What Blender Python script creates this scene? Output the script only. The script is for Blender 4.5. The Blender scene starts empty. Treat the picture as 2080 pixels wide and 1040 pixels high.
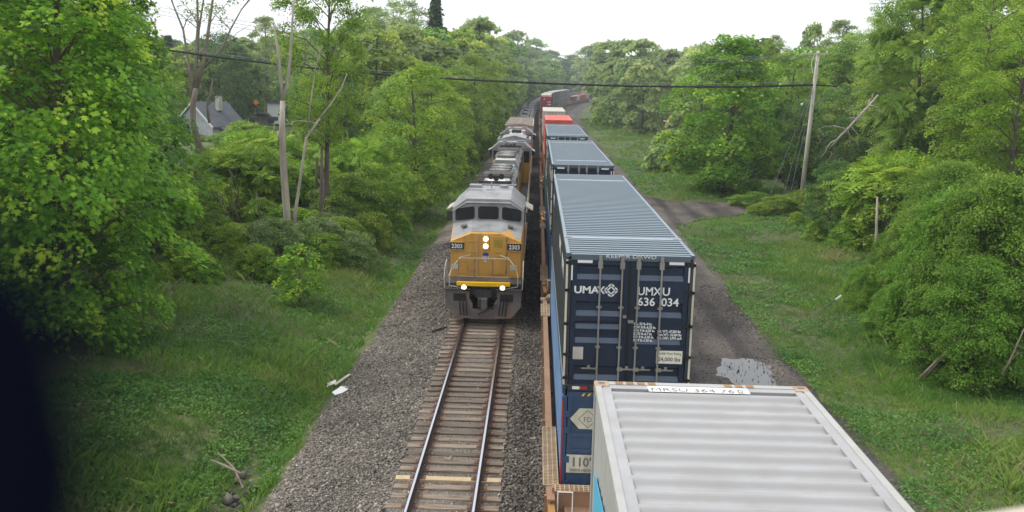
import bpy, math, random
import numpy as np
from mathutils import Vector, Matrix
R_ = random.Random(7)
PI = math.pi
rad = math.radians

# ------------------------------------------------------------------ camera, sky, sun, exposure
F_PX, YAW, PITCH, ROLL, CAM_H = 1864.34, 0.0242, 0.1893, 0.0199, 9.4635
def ray(u, v):
    du, dv = u-1040, v-520
    c, s = math.cos(ROLL), math.sin(ROLL)
    X = (c*du+s*dv)/F_PX; U = -(-s*du+c*dv)/F_PX
    c, s = math.cos(PITCH), math.sin(PITCH)
    Y = c+s*U; Z = -s+c*U
    c, s = math.cos(YAW), math.sin(YAW)
    return Vector((c*X-s*Y, s*X+c*Y, Z))
sc = bpy.context.scene
COL = sc.collection
cam_d = bpy.data.cameras.new('camera'); cam = bpy.data.objects.new('camera', cam_d); COL.objects.link(cam)
fw = ray(1040, 520).normalized(); rt = (ray(1140, 520)-ray(1040, 520)).normalized(); up = rt.cross(fw)
cam.matrix_world = Matrix(((rt.x, up.x, -fw.x, 0), (rt.y, up.y, -fw.y, 0), (rt.z, up.z, -fw.z, CAM_H), (0, 0, 0, 1)))
cam_d.sensor_width = 36; cam_d.lens = 36*F_PX/2080
cam_d.clip_start = 0.02; cam_d.clip_end = 4000
cam_d.dof.use_dof = True; cam_d.dof.focus_distance = 32; cam_d.dof.aperture_fstop = cam_d.lens/11.0
sc.camera = cam

SUN_EL, SUN_AZ = rad(56), rad(282)      # azimuth clockwise from +y: high on the left
world = bpy.data.worlds.new('World'); sc.world = world; world.use_nodes = True
nt = world.node_tree; nt.nodes.clear()
sky = nt.nodes.new('ShaderNodeTexSky'); sky.sky_type = 'NISHITA'; sky.sun_disc = False
sky.sun_elevation = SUN_EL; sky.sun_rotation = SUN_AZ
sky.air_density = 1.0; sky.dust_density = 3.0; sky.ozone_density = 1.0
tcn = nt.nodes.new('ShaderNodeTexCoord'); nz = nt.nodes.new('ShaderNodeTexNoise'); nz.inputs['Scale'].default_value = 1.6; nz.inputs['Detail'].default_value = 4
rmp = nt.nodes.new('ShaderNodeValToRGB'); rmp.color_ramp.elements[0].color = (8.6, 9.0, 9.5, 1); rmp.color_ramp.elements[1].color = (10.0, 10.2, 10.4, 1)
mix = nt.nodes.new('ShaderNodeMix'); mix.data_type = 'RGBA'; mix.inputs[0].default_value = 0.86
bg = nt.nodes.new('ShaderNodeBackground'); bg.inputs['Strength'].default_value = 0.10
out = nt.nodes.new('ShaderNodeOutputWorld')
nt.links.new(tcn.outputs['Generated'], nz.inputs['Vector']); nt.links.new(nz.outputs['Fac'], rmp.inputs['Fac'])
nt.links.new(sky.outputs['Color'], mix.inputs[6]); nt.links.new(rmp.outputs['Color'], mix.inputs[7])
nt.links.new(mix.outputs[2], bg.inputs['Color']); nt.links.new(bg.outputs['Background'], out.inputs['Surface'])
sun_d = bpy.data.lights.new('sun', 'SUN'); sun_d.energy = 1.5; sun_d.angle = rad(10); sun_d.color = (1.0, 0.95, 0.86)
sun = bpy.data.objects.new('sun', sun_d); COL.objects.link(sun)
sdir = Vector((math.sin(SUN_AZ)*math.cos(SUN_EL), math.cos(SUN_AZ)*math.cos(SUN_EL), math.sin(SUN_EL)))
sun.rotation_euler = sdir.to_track_quat('Z', 'Y').to_euler(); sun.location = (0, 0, 60)
sc.view_settings.view_transform = 'Standard'; sc.view_settings.look = 'None'
sc.view_settings.exposure = 0.55; sc.view_settings.gamma = 1.0; sc.view_settings.use_curve_mapping = False
sc.cycles.max_bounces = 6; sc.cycles.diffuse_bounces = 3; sc.cycles.transmission_bounces = 4; sc.cycles.transparent_max_bounces = 6

# ------------------------------------------------------------------ materials
def new_mat(name):
    m = bpy.data.materials.new(name); m.use_nodes = True
    n = m.node_tree.nodes; b = n['Principled BSDF']
    return m, n, m.node_tree.links, b
def rgba(c): return (c[0], c[1], c[2], 1)
def paint(name, col, dirt=(0.12, 0.10, 0.08), amt=0.35, rough=0.5, metal=0.0, scale=1.2, streak=True, bump=0.0, var=0.15):
    """weathered painted surface: base colour, slow tonal drift, dirt and streaks"""
    m, n, l, b = new_mat(name)
    tc = n.new('ShaderNodeTexCoord')
    mp = n.new('ShaderNodeMapping'); mp.inputs['Scale'].default_value = (scale*3, scale*3, scale*0.5) if streak else (scale,)*3
    l.new(tc.outputs['Object'], mp.inputs['Vector'])
    n1 = n.new('ShaderNodeTexNoise'); n1.inputs['Scale'].default_value = 1.0; n1.inputs['Detail'].default_value = 6; n1.inputs['Roughness'].default_value = 0.65
    l.new(mp.outputs['Vector'], n1.inputs['Vector'])
    r = n.new('ShaderNodeValToRGB'); r.color_ramp.elements[0].position = 0.45; r.color_ramp.elements[1].position = 0.72
    r.color_ramp.elements[0].color = (0, 0, 0, 1); r.color_ramp.elements[1].color = (amt, amt, amt, 1)
    l.new(n1.outputs['Fac'], r.inputs['Fac'])
    n2 = n.new('ShaderNodeTexNoise'); n2.inputs['Scale'].default_value = scale*0.9; n2.inputs['Detail'].default_value = 3
    l.new(tc.outputs['Object'], n2.inputs['Vector'])
    hv = n.new('ShaderNodeHueSaturation'); hv.inputs['Color'].default_value = rgba(col)
    mr = n.new('ShaderNodeMapRange'); mr.inputs[1].default_value = 0.3; mr.inputs[2].default_value = 0.7; mr.inputs[3].default_value = 1-var; mr.inputs[4].default_value = 1+var
    l.new(n2.outputs['Fac'], mr.inputs[0]); l.new(mr.outputs[0], hv.inputs['Value'])
    mx = n.new('ShaderNodeMix'); mx.data_type = 'RGBA'; mx.inputs[7].default_value = rgba(dirt)
    l.new(r.outputs['Color'], mx.inputs[0]); l.new(hv.outputs['Color'], mx.inputs[6]); l.new(mx.outputs[2], b.inputs['Base Color'])
    b.inputs['Roughness'].default_value = rough; b.inputs['Metallic'].default_value = metal
    if bump:
        bp = n.new('ShaderNodeBump'); bp.inputs['Strength'].default_value = bump; bp.inputs['Distance'].default_value = 0.02
        n3 = n.new('ShaderNodeTexNoise'); n3.inputs['Scale'].default_value = 3; n3.inputs['Detail'].default_value = 4
        l.new(tc.outputs['Object'], n3.inputs['Vector']); l.new(n3.outputs['Fac'], bp.inputs['Height']); l.new(bp.outputs['Normal'], b.inputs['Normal'])
    return m
def plain(name, col, rough=0.5, metal=0.0, emit=None, es=0):
    m, n, l, b = new_mat(name); b.inputs['Base Color'].default_value = rgba(col); b.inputs['Roughness'].default_value = rough; b.inputs['Metallic'].default_value = metal
    if emit: b.inputs['Emission Color'].default_value = rgba(emit); b.inputs['Emission Strength'].default_value = es
    return m
def tinted(name, cols, rough=0.6, trans=0.0, objvar=0.12, hue=0.0, spec=0.3):
    """colour from the per-face attribute 'tint' through a ramp, with variation per object"""
    m, n, l, b = new_mat(name)
    at = n.new('ShaderNodeAttribute'); at.attribute_name = 'tint'
    r = n.new('ShaderNodeValToRGB'); els = r.color_ramp.elements
    while len(els) < len(cols): els.new(0.5)
    for i, c in enumerate(cols): els[i].position = i/(len(cols)-1); els[i].color = rgba(c)
    l.new(at.outputs['Fac'], r.inputs['Fac'])
    oi = n.new('ShaderNodeObjectInfo'); hv = n.new('ShaderNodeHueSaturation')
    mr = n.new('ShaderNodeMapRange'); mr.inputs[3].default_value = 1-objvar; mr.inputs[4].default_value = 1+objvar
    l.new(oi.outputs['Random'], mr.inputs[0]); l.new(mr.outputs[0], hv.inputs['Value'])
    if hue:
        wn = n.new('ShaderNodeTexWhiteNoise'); wn.noise_dimensions = '1D'; l.new(oi.outputs['Random'], wn.inputs['W'])
        m2 = n.new('ShaderNodeMapRange'); m2.inputs[3].default_value = 0.5-hue; m2.inputs[4].default_value = 0.5+hue
        l.new(wn.outputs['Value'], m2.inputs[0]); l.new(m2.outputs[0], hv.inputs['Hue'])
    l.new(r.outputs['Color'], hv.inputs['Color'])
    b.inputs['Roughness'].default_value = rough; b.inputs['Specular IOR Level'].default_value = spec
    l.new(hv.outputs['Color'], b.inputs['Base Color'])
    if trans:
        t = n.new('ShaderNodeBsdfTranslucent'); hs = n.new('ShaderNodeHueSaturation'); hs.inputs['Value'].default_value = 1.5; hs.inputs['Hue'].default_value = 0.485
        l.new(hv.outputs['Color'], hs.inputs['Color']); l.new(hs.outputs['Color'], t.inputs['Color'])
        ms = n.new('ShaderNodeMixShader'); ms.inputs[0].default_value = trans
        l.new(b.outputs[0], ms.inputs[1]); l.new(t.outputs[0], ms.inputs[2]); l.new(ms.outputs[0], n['Material Output'].inputs['Surface'])
    return m
M = {}
M['umax_blue'] = paint('umax_blue', (0.011, 0.022, 0.048), amt=0.10, rough=0.42, dirt=(0.05, 0.05, 0.055))
M['umax_side'] = paint('umax_side', (0.030, 0.036, 0.046), amt=0.22, rough=0.5, dirt=(0.12, 0.09, 0.07))
M['umax_roof'] = paint('umax_roof', (0.20, 0.26, 0.30), amt=0.20, rough=0.5, streak=False, dirt=(0.25, 0.24, 0.22), var=0.08)
def slope_shade(m, side_col, lo=.80, hi=.97):  # darkens steep faces in the colour: painted shade on the roof ribs
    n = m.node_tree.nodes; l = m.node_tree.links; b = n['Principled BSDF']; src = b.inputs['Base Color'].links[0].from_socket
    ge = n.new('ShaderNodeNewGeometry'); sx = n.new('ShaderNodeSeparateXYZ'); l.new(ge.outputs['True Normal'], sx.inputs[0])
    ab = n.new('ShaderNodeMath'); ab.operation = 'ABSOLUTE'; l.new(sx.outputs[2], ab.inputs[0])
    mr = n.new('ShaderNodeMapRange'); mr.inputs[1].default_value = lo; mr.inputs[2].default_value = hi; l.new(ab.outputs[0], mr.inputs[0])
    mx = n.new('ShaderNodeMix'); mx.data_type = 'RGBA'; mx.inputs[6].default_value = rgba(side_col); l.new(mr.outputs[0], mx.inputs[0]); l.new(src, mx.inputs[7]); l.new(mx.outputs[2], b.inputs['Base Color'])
slope_shade(M['umax_roof'], (0.085, 0.115, 0.145))  # dusty grey tops, rib slopes painted darker for shaded stripes
M['umax_band'] = paint('umax_band', (0.30, 0.37, 0.42), amt=0.3, rough=0.45, streak=False)
M['white_roof'] = paint('white_roof', (0.37, 0.37, 0.38), amt=0.5, rough=0.55, streak=False, dirt=(0.26, 0.24, 0.21), scale=2.2, var=0.08, bump=0.15)
slope_shade(M['white_roof'], (0.275, 0.27, 0.26), .86, .995)  # trough slopes darkened in the colour where shading is weak
M['white_side'] = paint('white_side', (0.40, 0.40, 0.385), amt=0.3, rough=0.55, dirt=(0.26, 0.22, 0.17), var=0.06)
M['rust'] = paint('rust', (0.30, 0.19, 0.12), amt=0.6, rough=0.8, dirt=(0.09, 0.04, 0.025), streak=False, scale=5)
M['castbrown'] = paint('castbrown', (0.42, 0.31, 0.22), amt=0.6, rough=0.8, dirt=(0.22, 0.10, 0.05), streak=False, scale=8)
M['well_brown'] = paint('well_brown', (0.30, 0.175, 0.105), amt=0.4, rough=0.75, dirt=(0.16, 0.12, 0.09))
M['well_tan'] = paint('well_tan', (0.42, 0.31, 0.20), amt=0.5, rough=0.8, dirt=(0.22, 0.14, 0.09), streak=False, scale=4)
M['well_ochre'] = paint('well_ochre', (0.32, 0.17, 0.05), amt=0.4, rough=0.75)
M['cblue'] = paint('cblue', (0.035, 0.075, 0.15), amt=0.3, rough=0.5, dirt=(0.10, 0.11, 0.12))
M['clightblue'] = paint('clightblue', (0.16, 0.27, 0.46), amt=0.2, rough=0.5)
M['cred'] = paint('cred', (0.28, 0.03, 0.035), amt=0.3, rough=0.55)
M['stripe_red'] = plain('stripe_red', (0.35, 0.035, 0.04), 0.5)
M['redroof'] = paint('redroof', (0.62, 0.10, 0.065), amt=0.15, rough=0.5, streak=False)
M['palegrey'] = paint('palegrey', (0.50, 0.48, 0.42), amt=0.3, rough=0.6)
M['midgrey'] = paint('midgrey', (0.27, 0.29, 0.28), amt=0.3, rough=0.6)
M['cgreen'] = paint('cgreen', (0.05, 0.14, 0.10), amt=0.3)
M['corange'] = paint('corange', (0.55, 0.12, 0.03), amt=0.3)
M['white'] = plain('white', (0.78, 0.78, 0.75), 0.5)
M['cream'] = paint('cream', (0.62, 0.58, 0.46), amt=0.4, rough=0.6)
M['rod'] = paint('rod', (0.30, 0.29, 0.26), amt=0.5, rough=0.5, metal=0.3, dirt=(0.15, 0.10, 0.07))
M['letter_white'] = plain('letter_white', (0.75, 0.76, 0.76), 0.5)
M['letter_grey'] = plain('letter_grey', (0.16, 0.16, 0.16), 0.6)
M['black'] = plain('black', (0.012, 0.012, 0.013), 0.5)
M['dkmetal'] = paint('dkmetal', (0.035, 0.032, 0.032), amt=0.5, rough=0.6, dirt=(0.12, 0.08, 0.06))
M['pilot'] = paint('pilot', (0.16, 0.14, 0.13), amt=0.95, rough=0.75, dirt=(0.25, 0.14, 0.10), streak=False, scale=1.7, var=0.3)
M['loco_yellow'] = paint('loco_yellow', (0.62, 0.325, 0.055), amt=0.8, rough=0.38, dirt=(0.36, 0.21, 0.09), var=0.08)
M['loco_strip'] = plain('loco_strip', (0.85, 0.50, 0.0), 0.4)
M['loco_grey'] = paint('loco_grey', (0.30, 0.305, 0.315), amt=0.6, rough=0.5, dirt=(0.13, 0.11, 0.09), streak=False, scale=1.6, var=0.12)
M['loco_roof'] = paint('loco_roof', (0.46, 0.455, 0.44), amt=0.7, rough=0.65, dirt=(0.24, 0.20, 0.17), streak=False, scale=1.3, var=0.2)
M['soot'] = paint('soot', (0.12, 0.115, 0.11), amt=0.5, rough=0.7, dirt=(0.17, 0.14, 0.11), streak=False, scale=3)
M['brownroof'] = paint('brownroof', (0.33, 0.17, 0.11), amt=0.9, rough=0.8, dirt=(0.42, 0.36, 0.29), streak=False, scale=0.7, var=0.2)
M['glass'] = plain('glass', (0.015, 0.018, 0.022), 0.05)
M['lamp'] = plain('lamp', (1, 0.9, 0.7), 0.3, emit=(1.0, 0.86, 0.62), es=5.5)
M['tank'] = paint('tank', (0.045, 0.045, 0.052), amt=0.7, rough=0.45, dirt=(0.17, 0.16, 0.15), streak=False, scale=0.8)
M['railtop'] = plain('railtop', (0.62, 0.63, 0.68), 0.22, 1.0)
M['railside'] = paint('railside', (0.075, 0.045, 0.035), amt=0.4, rough=0.8, dirt=(0.16, 0.09, 0.06), streak=False, scale=5)
M['plate'] = paint('plate', (0.14, 0.075, 0.055), amt=0.5, rough=0.85, dirt=(0.22, 0.13, 0.09), streak=False, scale=9)
M['deadwood'] = paint('deadwood', (0.42, 0.37, 0.31), amt=0.6, rough=0.9, dirt=(0.17, 0.125, 0.09), scale=1.1, var=0.2, bump=0.4)
M['bark'] = paint('bark', (0.115, 0.09, 0.07), amt=0.6, rough=0.95, dirt=(0.05, 0.045, 0.035), scale=2.0, var=0.25, bump=0.6)
M['bark_light'] = paint('bark_light', (0.22, 0.18, 0.14), amt=0.6, rough=0.95, dirt=(0.09, 0.07, 0.055), scale=1.6, var=0.25, bump=0.6)
M['polewood'] = paint('polewood', (0.54, 0.50, 0.44), amt=0.5, rough=0.9, dirt=(0.17, 0.13, 0.10), scale=1.2, var=0.15)
M['cable'] = plain('cable', (0.012, 0.013, 0.016), 0.6)
M['wire'] = plain('wire', (0.22, 0.23, 0.24), 0.5)
M['concrete'] = paint('concrete', (0.50, 0.43, 0.36), amt=0.7, rough=0.9, dirt=(0.24, 0.19, 0.16), streak=False, scale=14, var=0.12, bump=0.8)
M['blur_navy'] = plain('blur_navy', (0.004, 0.005, 0.010), 1.0); M['blur_navy'].node_tree.nodes['Principled BSDF'].inputs['Specular IOR Level'].default_value = 0
M['siding'] = paint('siding', (0.52, 0.54, 0.56), amt=0.2, rough=0.7)
M['shingle'] = paint('shingle', (0.085, 0.095, 0.11), amt=0.4, rough=0.9, streak=False, dirt=(0.14, 0.14, 0.14))
M['shed_red'] = paint('shed_red', (0.32, 0.10, 0.075), amt=0.3, rough=0.8)
M['tie'] = None

def tie_mat():
    m, n, l, b = new_mat('weathered_tie')
    tc = n.new('ShaderNodeTexCoord'); mp = n.new('ShaderNodeMapping'); mp.inputs['Scale'].default_value = (1.5, 30, 30)
    oi = n.new('ShaderNodeObjectInfo'); va = n.new('ShaderNodeVectorMath'); va.operation = 'ADD'
    cx = n.new('ShaderNodeCombineXYZ'); ml = n.new('ShaderNodeMath'); ml.operation = 'MULTIPLY'; ml.inputs[1].default_value = 37
    l.new(oi.outputs['Random'], ml.inputs[0]); l.new(ml.outputs[0], cx.inputs[0]); l.new(tc.outputs['Object'], va.inputs[0]); l.new(cx.outputs[0], va.inputs[1])
    l.new(va.outputs[0], mp.inputs['Vector'])
    n1 = n.new('ShaderNodeTexNoise'); n1.inputs['Scale'].default_value = 1; n1.inputs['Detail'].default_value = 5; l.new(mp.outputs[0], n1.inputs['Vector'])
    r = n.new('ShaderNodeValToRGB'); r.color_ramp.elements[0].color = (0.095, 0.073, 0.058, 1); r.color_ramp.elements[1].color = (0.34, 0.27, 0.20, 1)
    r.color_ramp.elements[0].position = 0.3; r.color_ramp.elements[1].position = 0.7; l.new(n1.outputs['Fac'], r.inputs['Fac'])
    # rust stain under the rails
    sx = n.new('ShaderNodeSeparateXYZ'); l.new(tc.outputs['Object'], sx.inputs[0]); ab = n.new('ShaderNodeMath'); ab.operation = 'ABSOLUTE'; l.new(sx.outputs[0], ab.inputs[0])
    sb = n.new('ShaderNodeMath'); sb.operation = 'SUBTRACT'; sb.inputs[1].default_value = 0.78; l.new(ab.outputs[0], sb.inputs[0]); a2 = n.new('ShaderNodeMath'); a2.operation = 'ABSOLUTE'; l.new(sb.outputs[0], a2.inputs[0])
    mr = n.new('ShaderNodeMapRange'); mr.inputs[1].default_value = 0.12; mr.inputs[2].default_value = 0.42; mr.inputs[3].default_value = 0.48; mr.inputs[4].default_value = 0.0; l.new(a2.outputs[0], mr.inputs[0])
    mx = n.new('ShaderNodeMix'); mx.data_type = 'RGBA'; mx.inputs[7].default_value = (0.17, 0.085, 0.055, 1); l.new(mr.outputs[0], mx.inputs[0]); l.new(r.outputs['Color'], mx.inputs[6])
    hv = n.new('ShaderNodeHueSaturation'); m2 = n.new('ShaderNodeMapRange'); m2.inputs[3].default_value = 0.6; m2.inputs[4].default_value = 1.3
    l.new(oi.outputs['Random'], m2.inputs[0]); l.new(m2.outputs[0], hv.inputs['Value']); l.new(mx.outputs[2], hv.inputs['Color']); l.new(hv.outputs[0], b.inputs['Base Color'])
    bp = n.new('ShaderNodeBump'); bp.inputs['Strength'].default_value = 0.6; bp.inputs['Distance'].default_value = 0.02; l.new(n1.outputs['Fac'], bp.inputs['Height']); l.new(bp.outputs[0], b.inputs['Normal'])
    b.inputs['Roughness'].default_value = 0.9
    return m
M['tie'] = tie_mat()
M['newtie'] = paint('newtie', (0.55, 0.42, 0.26), amt=0.5, rough=0.85, dirt=(0.33, 0.20, 0.12), streak=False, scale=4)

def ground_like(name, stops, scale, bump=0.5, bscale=40, rough=0.95, stops2=None, scale2=0.4):
    m, n, l, b = new_mat(name)
    tc = n.new('ShaderNodeTexCoord')
    n1 = n.new('ShaderNodeTexNoise'); n1.inputs['Scale'].default_value = scale; n1.inputs['Detail'].default_value = 8; n1.inputs['Roughness'].default_value = 0.7; l.new(tc.outputs['Object'], n1.inputs['Vector'])
    r = n.new('ShaderNodeValToRGB'); els = r.color_ramp.elements
    while len(els) < len(stops): els.new(0.5)
    for i, (p, c) in enumerate(stops): els[i].position = p; els[i].color = rgba(c)
    l.new(n1.outputs['Fac'], r.inputs['Fac']); src = r.outputs['Color']
    if stops2:
        n2 = n.new('ShaderNodeTexNoise'); n2.inputs['Scale'].default_value = scale2; n2.inputs['Detail'].default_value = 5; l.new(tc.outputs['Object'], n2.inputs['Vector'])
        r2 = n.new('ShaderNodeValToRGB'); r2.color_ramp.elements[0].position = 0.35; r2.color_ramp.elements[1].position = 0.65
        r2.color_ramp.elements[0].color = rgba(stops2[0]); r2.color_ramp.elements[1].color = rgba(stops2[1]); l.new(n2.outputs['Fac'], r2.inputs['Fac'])
        mx = n.new('ShaderNodeMix'); mx.data_type = 'RGBA'; mx.blend_type = 'MULTIPLY'; mx.inputs[0].default_value = 1; l.new(src, mx.inputs[6]); l.new(r2.outputs['Color'], mx.inputs[7]); src = mx.outputs[2]
    l.new(src, b.inputs['Base Color']); b.inputs['Roughness'].default_value = rough
    vo = n.new('ShaderNodeTexVoronoi'); vo.inputs['Scale'].default_value = bscale; l.new(tc.outputs['Object'], vo.inputs['Vector'])
    bp = n.new('ShaderNodeBump'); bp.inputs['Strength'].default_value = bump; bp.inputs['Distance'].default_value = 0.03; l.new(vo.outputs['Distance'], bp.inputs['Height']); l.new(bp.outputs[0], b.inputs['Normal'])
    return m
M['soil'] = ground_like('soil', [(0.3, (0.045, 0.065, 0.022)), (0.52, (0.085, 0.115, 0.038)), (0.70, (0.19, 0.155, 0.095))], 3.0, bump=0.8, bscale=14, stops2=((0.6, 0.7, 0.6), (1.25, 1.2, 1.0)), scale2=0.15)
M['ballast'] = ground_like('ballast', [(0.35, (0.07, 0.062, 0.056)), (0.5, (0.17, 0.15, 0.135)), (0.66, (0.36, 0.32, 0.29))], 22, bump=1.0, bscale=22, stops2=((0.55, 0.52, 0.5), (1.1, 1.08, 1.0)), scale2=0.6)
def rutted(m):
    n = m.node_tree.nodes; l = m.node_tree.links; b = n['Principled BSDF']; src = b.inputs['Base Color'].links[0].from_socket
    tc = n.new('ShaderNodeTexCoord'); mp = n.new('ShaderNodeMapping'); mp.inputs['Scale'].default_value = (.62, .035, 1); l.new(tc.outputs['Object'], mp.inputs[0])
    nn = n.new('ShaderNodeTexNoise'); nn.inputs['Scale'].default_value = 1.3; nn.inputs['Detail'].default_value = 5; l.new(mp.outputs[0], nn.inputs['Vector'])
    r = n.new('ShaderNodeValToRGB'); r.color_ramp.elements[0].position = .36; r.color_ramp.elements[1].position = .62; r.color_ramp.elements[0].color = (.45, .43, .45, 1); r.color_ramp.elements[1].color = (1.35, 1.3, 1.22, 1); l.new(nn.outputs['Fac'], r.inputs['Fac'])
    mx = n.new('ShaderNodeMix'); mx.data_type = 'RGBA'; mx.blend_type = 'MULTIPLY'; mx.inputs[0].default_value = 1; l.new(src, mx.inputs[6]); l.new(r.outputs['Color'], mx.inputs[7]); l.new(mx.outputs[2], b.inputs['Base Color'])
def oiled(m):
    n = m.node_tree.nodes; l = m.node_tree.links; b = n['Principled BSDF']; src = b.inputs['Base Color'].links[0].from_socket
    tc = n.new('ShaderNodeTexCoord'); sx = n.new('ShaderNodeSeparateXYZ'); l.new(tc.outputs['Object'], sx.inputs[0])
    r1 = n.new('ShaderNodeMapRange'); r1.inputs[1].default_value = -5.6; r1.inputs[2].default_value = -4.2; l.new(sx.outputs[0], r1.inputs[0])
    r2 = n.new('ShaderNodeMapRange'); r2.inputs[1].default_value = 30; r2.inputs[2].default_value = 40; l.new(sx.outputs[1], r2.inputs[0])
    r3 = n.new('ShaderNodeMapRange'); r3.inputs[1].default_value = -1.3; r3.inputs[2].default_value = -.2; r3.inputs[3].default_value = .25; r3.inputs[4].default_value = .8; l.new(sx.outputs[0], r3.inputs[0])
    m1 = n.new('ShaderNodeMath'); m1.operation = 'MULTIPLY'; l.new(r1.outputs[0], m1.inputs[0]); l.new(r2.outputs[0], m1.inputs[1])
    m2 = n.new('ShaderNodeMath'); m2.operation = 'MULTIPLY'; l.new(m1.outputs[0], m2.inputs[0]); l.new(r3.outputs[0], m2.inputs[1])
    mx = n.new('ShaderNodeMix'); mx.data_type = 'RGBA'; mx.inputs[7].default_value = (.022, .02, .021, 1); l.new(m2.outputs[0], mx.inputs[0]); l.new(src, mx.inputs[6]); l.new(mx.outputs[2], b.inputs['Base Color'])
oiled(M['ballast'])
M['road'] = ground_like('road', [(0.3, (0.045, 0.042, 0.042)), (0.52, (0.105, 0.095, 0.09)), (0.72, (0.20, 0.18, 0.165))], 9, bump=0.8, bscale=30, stops2=((0.55, 0.53, 0.53), (1.15, 1.12, 1.08)), scale2=0.35)
rutted(M['road'])
M['stone'] = tinted('ballast_stone', [(0.05, 0.045, 0.041), (0.125, 0.112, 0.096), (0.215, 0.194, 0.166), (0.30, 0.255, 0.205), (0.46, 0.42, 0.37)], rough=0.85, objvar=0); oiled(M['stone'])
def water_mat():
    m, n, l, b = new_mat('still_water'); b.inputs['Base Color'].default_value = (0.03, 0.028, 0.024, 1); b.inputs['Roughness'].default_value = 0.03; b.inputs['IOR'].default_value = 1.5
    b.inputs['Specular IOR Level'].default_value = 1.0
    tc = n.new('ShaderNodeTexCoord'); nn = n.new('ShaderNodeTexNoise'); nn.inputs['Scale'].default_value = 9; l.new(tc.outputs['Object'], nn.inputs['Vector'])
    bp = n.new('ShaderNodeBump'); bp.inputs['Strength'].default_value = 0.05; bp.inputs['Distance'].default_value = 0.01; l.new(nn.outputs['Fac'], bp.inputs['Height']); l.new(bp.outputs[0], b.inputs['Normal'])
    return m
M['water'] = water_mat()
# foliage: (dark, mid, bright, new growth)
def leafmat(name, *cols, **k): M[name] = tinted(name, cols, rough=0.5, trans=0.36, spec=0.18, **k)
leafmat('leaf_maple', (0.057, 0.148, 0.017), (0.120, 0.285, 0.024), (0.224, 0.438, 0.033), (0.501, 0.648, 0.061), objvar=0.1)
leafmat('leaf_ash', (0.080, 0.165, 0.029), (0.163, 0.284, 0.050), (0.259, 0.404, 0.068), (0.358, 0.479, 0.092), objvar=0.25, hue=0.02)
leafmat('leaf_lime', (0.095, 0.179, 0.020), (0.173, 0.296, 0.028), (0.269, 0.403, 0.039), (0.405, 0.501, 0.058), objvar=0.15, hue=0.012)
leafmat('leaf_dark', (0.036, 0.103, 0.027), (0.074, 0.168, 0.039), (0.127, 0.244, 0.054), (0.212, 0.317, 0.074), objvar=0.2)
leafmat('leaf_grey', (0.137, 0.213, 0.074), (0.239, 0.345, 0.116), (0.344, 0.444, 0.153), (0.481, 0.548, 0.211), objvar=0.2, hue=0.015)
leafmat('leaf_willow', (0.064, 0.149, 0.018), (0.127, 0.254, 0.029), (0.197, 0.352, 0.044), (0.280, 0.439, 0.073), objvar=0.15, hue=0.01)
leafmat('leaf_shrub', (0.068, 0.152, 0.016), (0.144, 0.276, 0.028), (0.270, 0.428, 0.046), (0.509, 0.611, 0.085), objvar=0.2, hue=0.015)
leafmat('leaf_pale', (0.053, 0.113, 0.026), (0.108, 0.193, 0.046), (0.215, 0.308, 0.104), (0.254, 0.307, 0.170), objvar=0.1)
leafmat('needle', (0.031, 0.070, 0.026), (0.057, 0.117, 0.038), (0.092, 0.165, 0.053), (0.154, 0.220, 0.071), objvar=0.15)
M['grass'] = tinted('grass', [(0.045, 0.105, 0.020), (0.085, 0.20, 0.032), (0.135, 0.275, 0.048), (0.22, 0.34, 0.065), (0.38, 0.35, 0.17)], rough=0.55, trans=0.35, objvar=0)
M['weed'] = tinted('weed', [(0.035, 0.11, 0.02), (0.07, 0.19, 0.032), (0.12, 0.27, 0.048), (0.21, 0.34, 0.06), (0.55, 0.48, 0.04)], rough=0.5, trans=0.35, objvar=0)
M['straw'] = tinted('straw', [(0.12, 0.09, 0.06), (0.22, 0.17, 0.11), (0.36, 0.30, 0.2)], rough=0.9, objvar=0)

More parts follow.
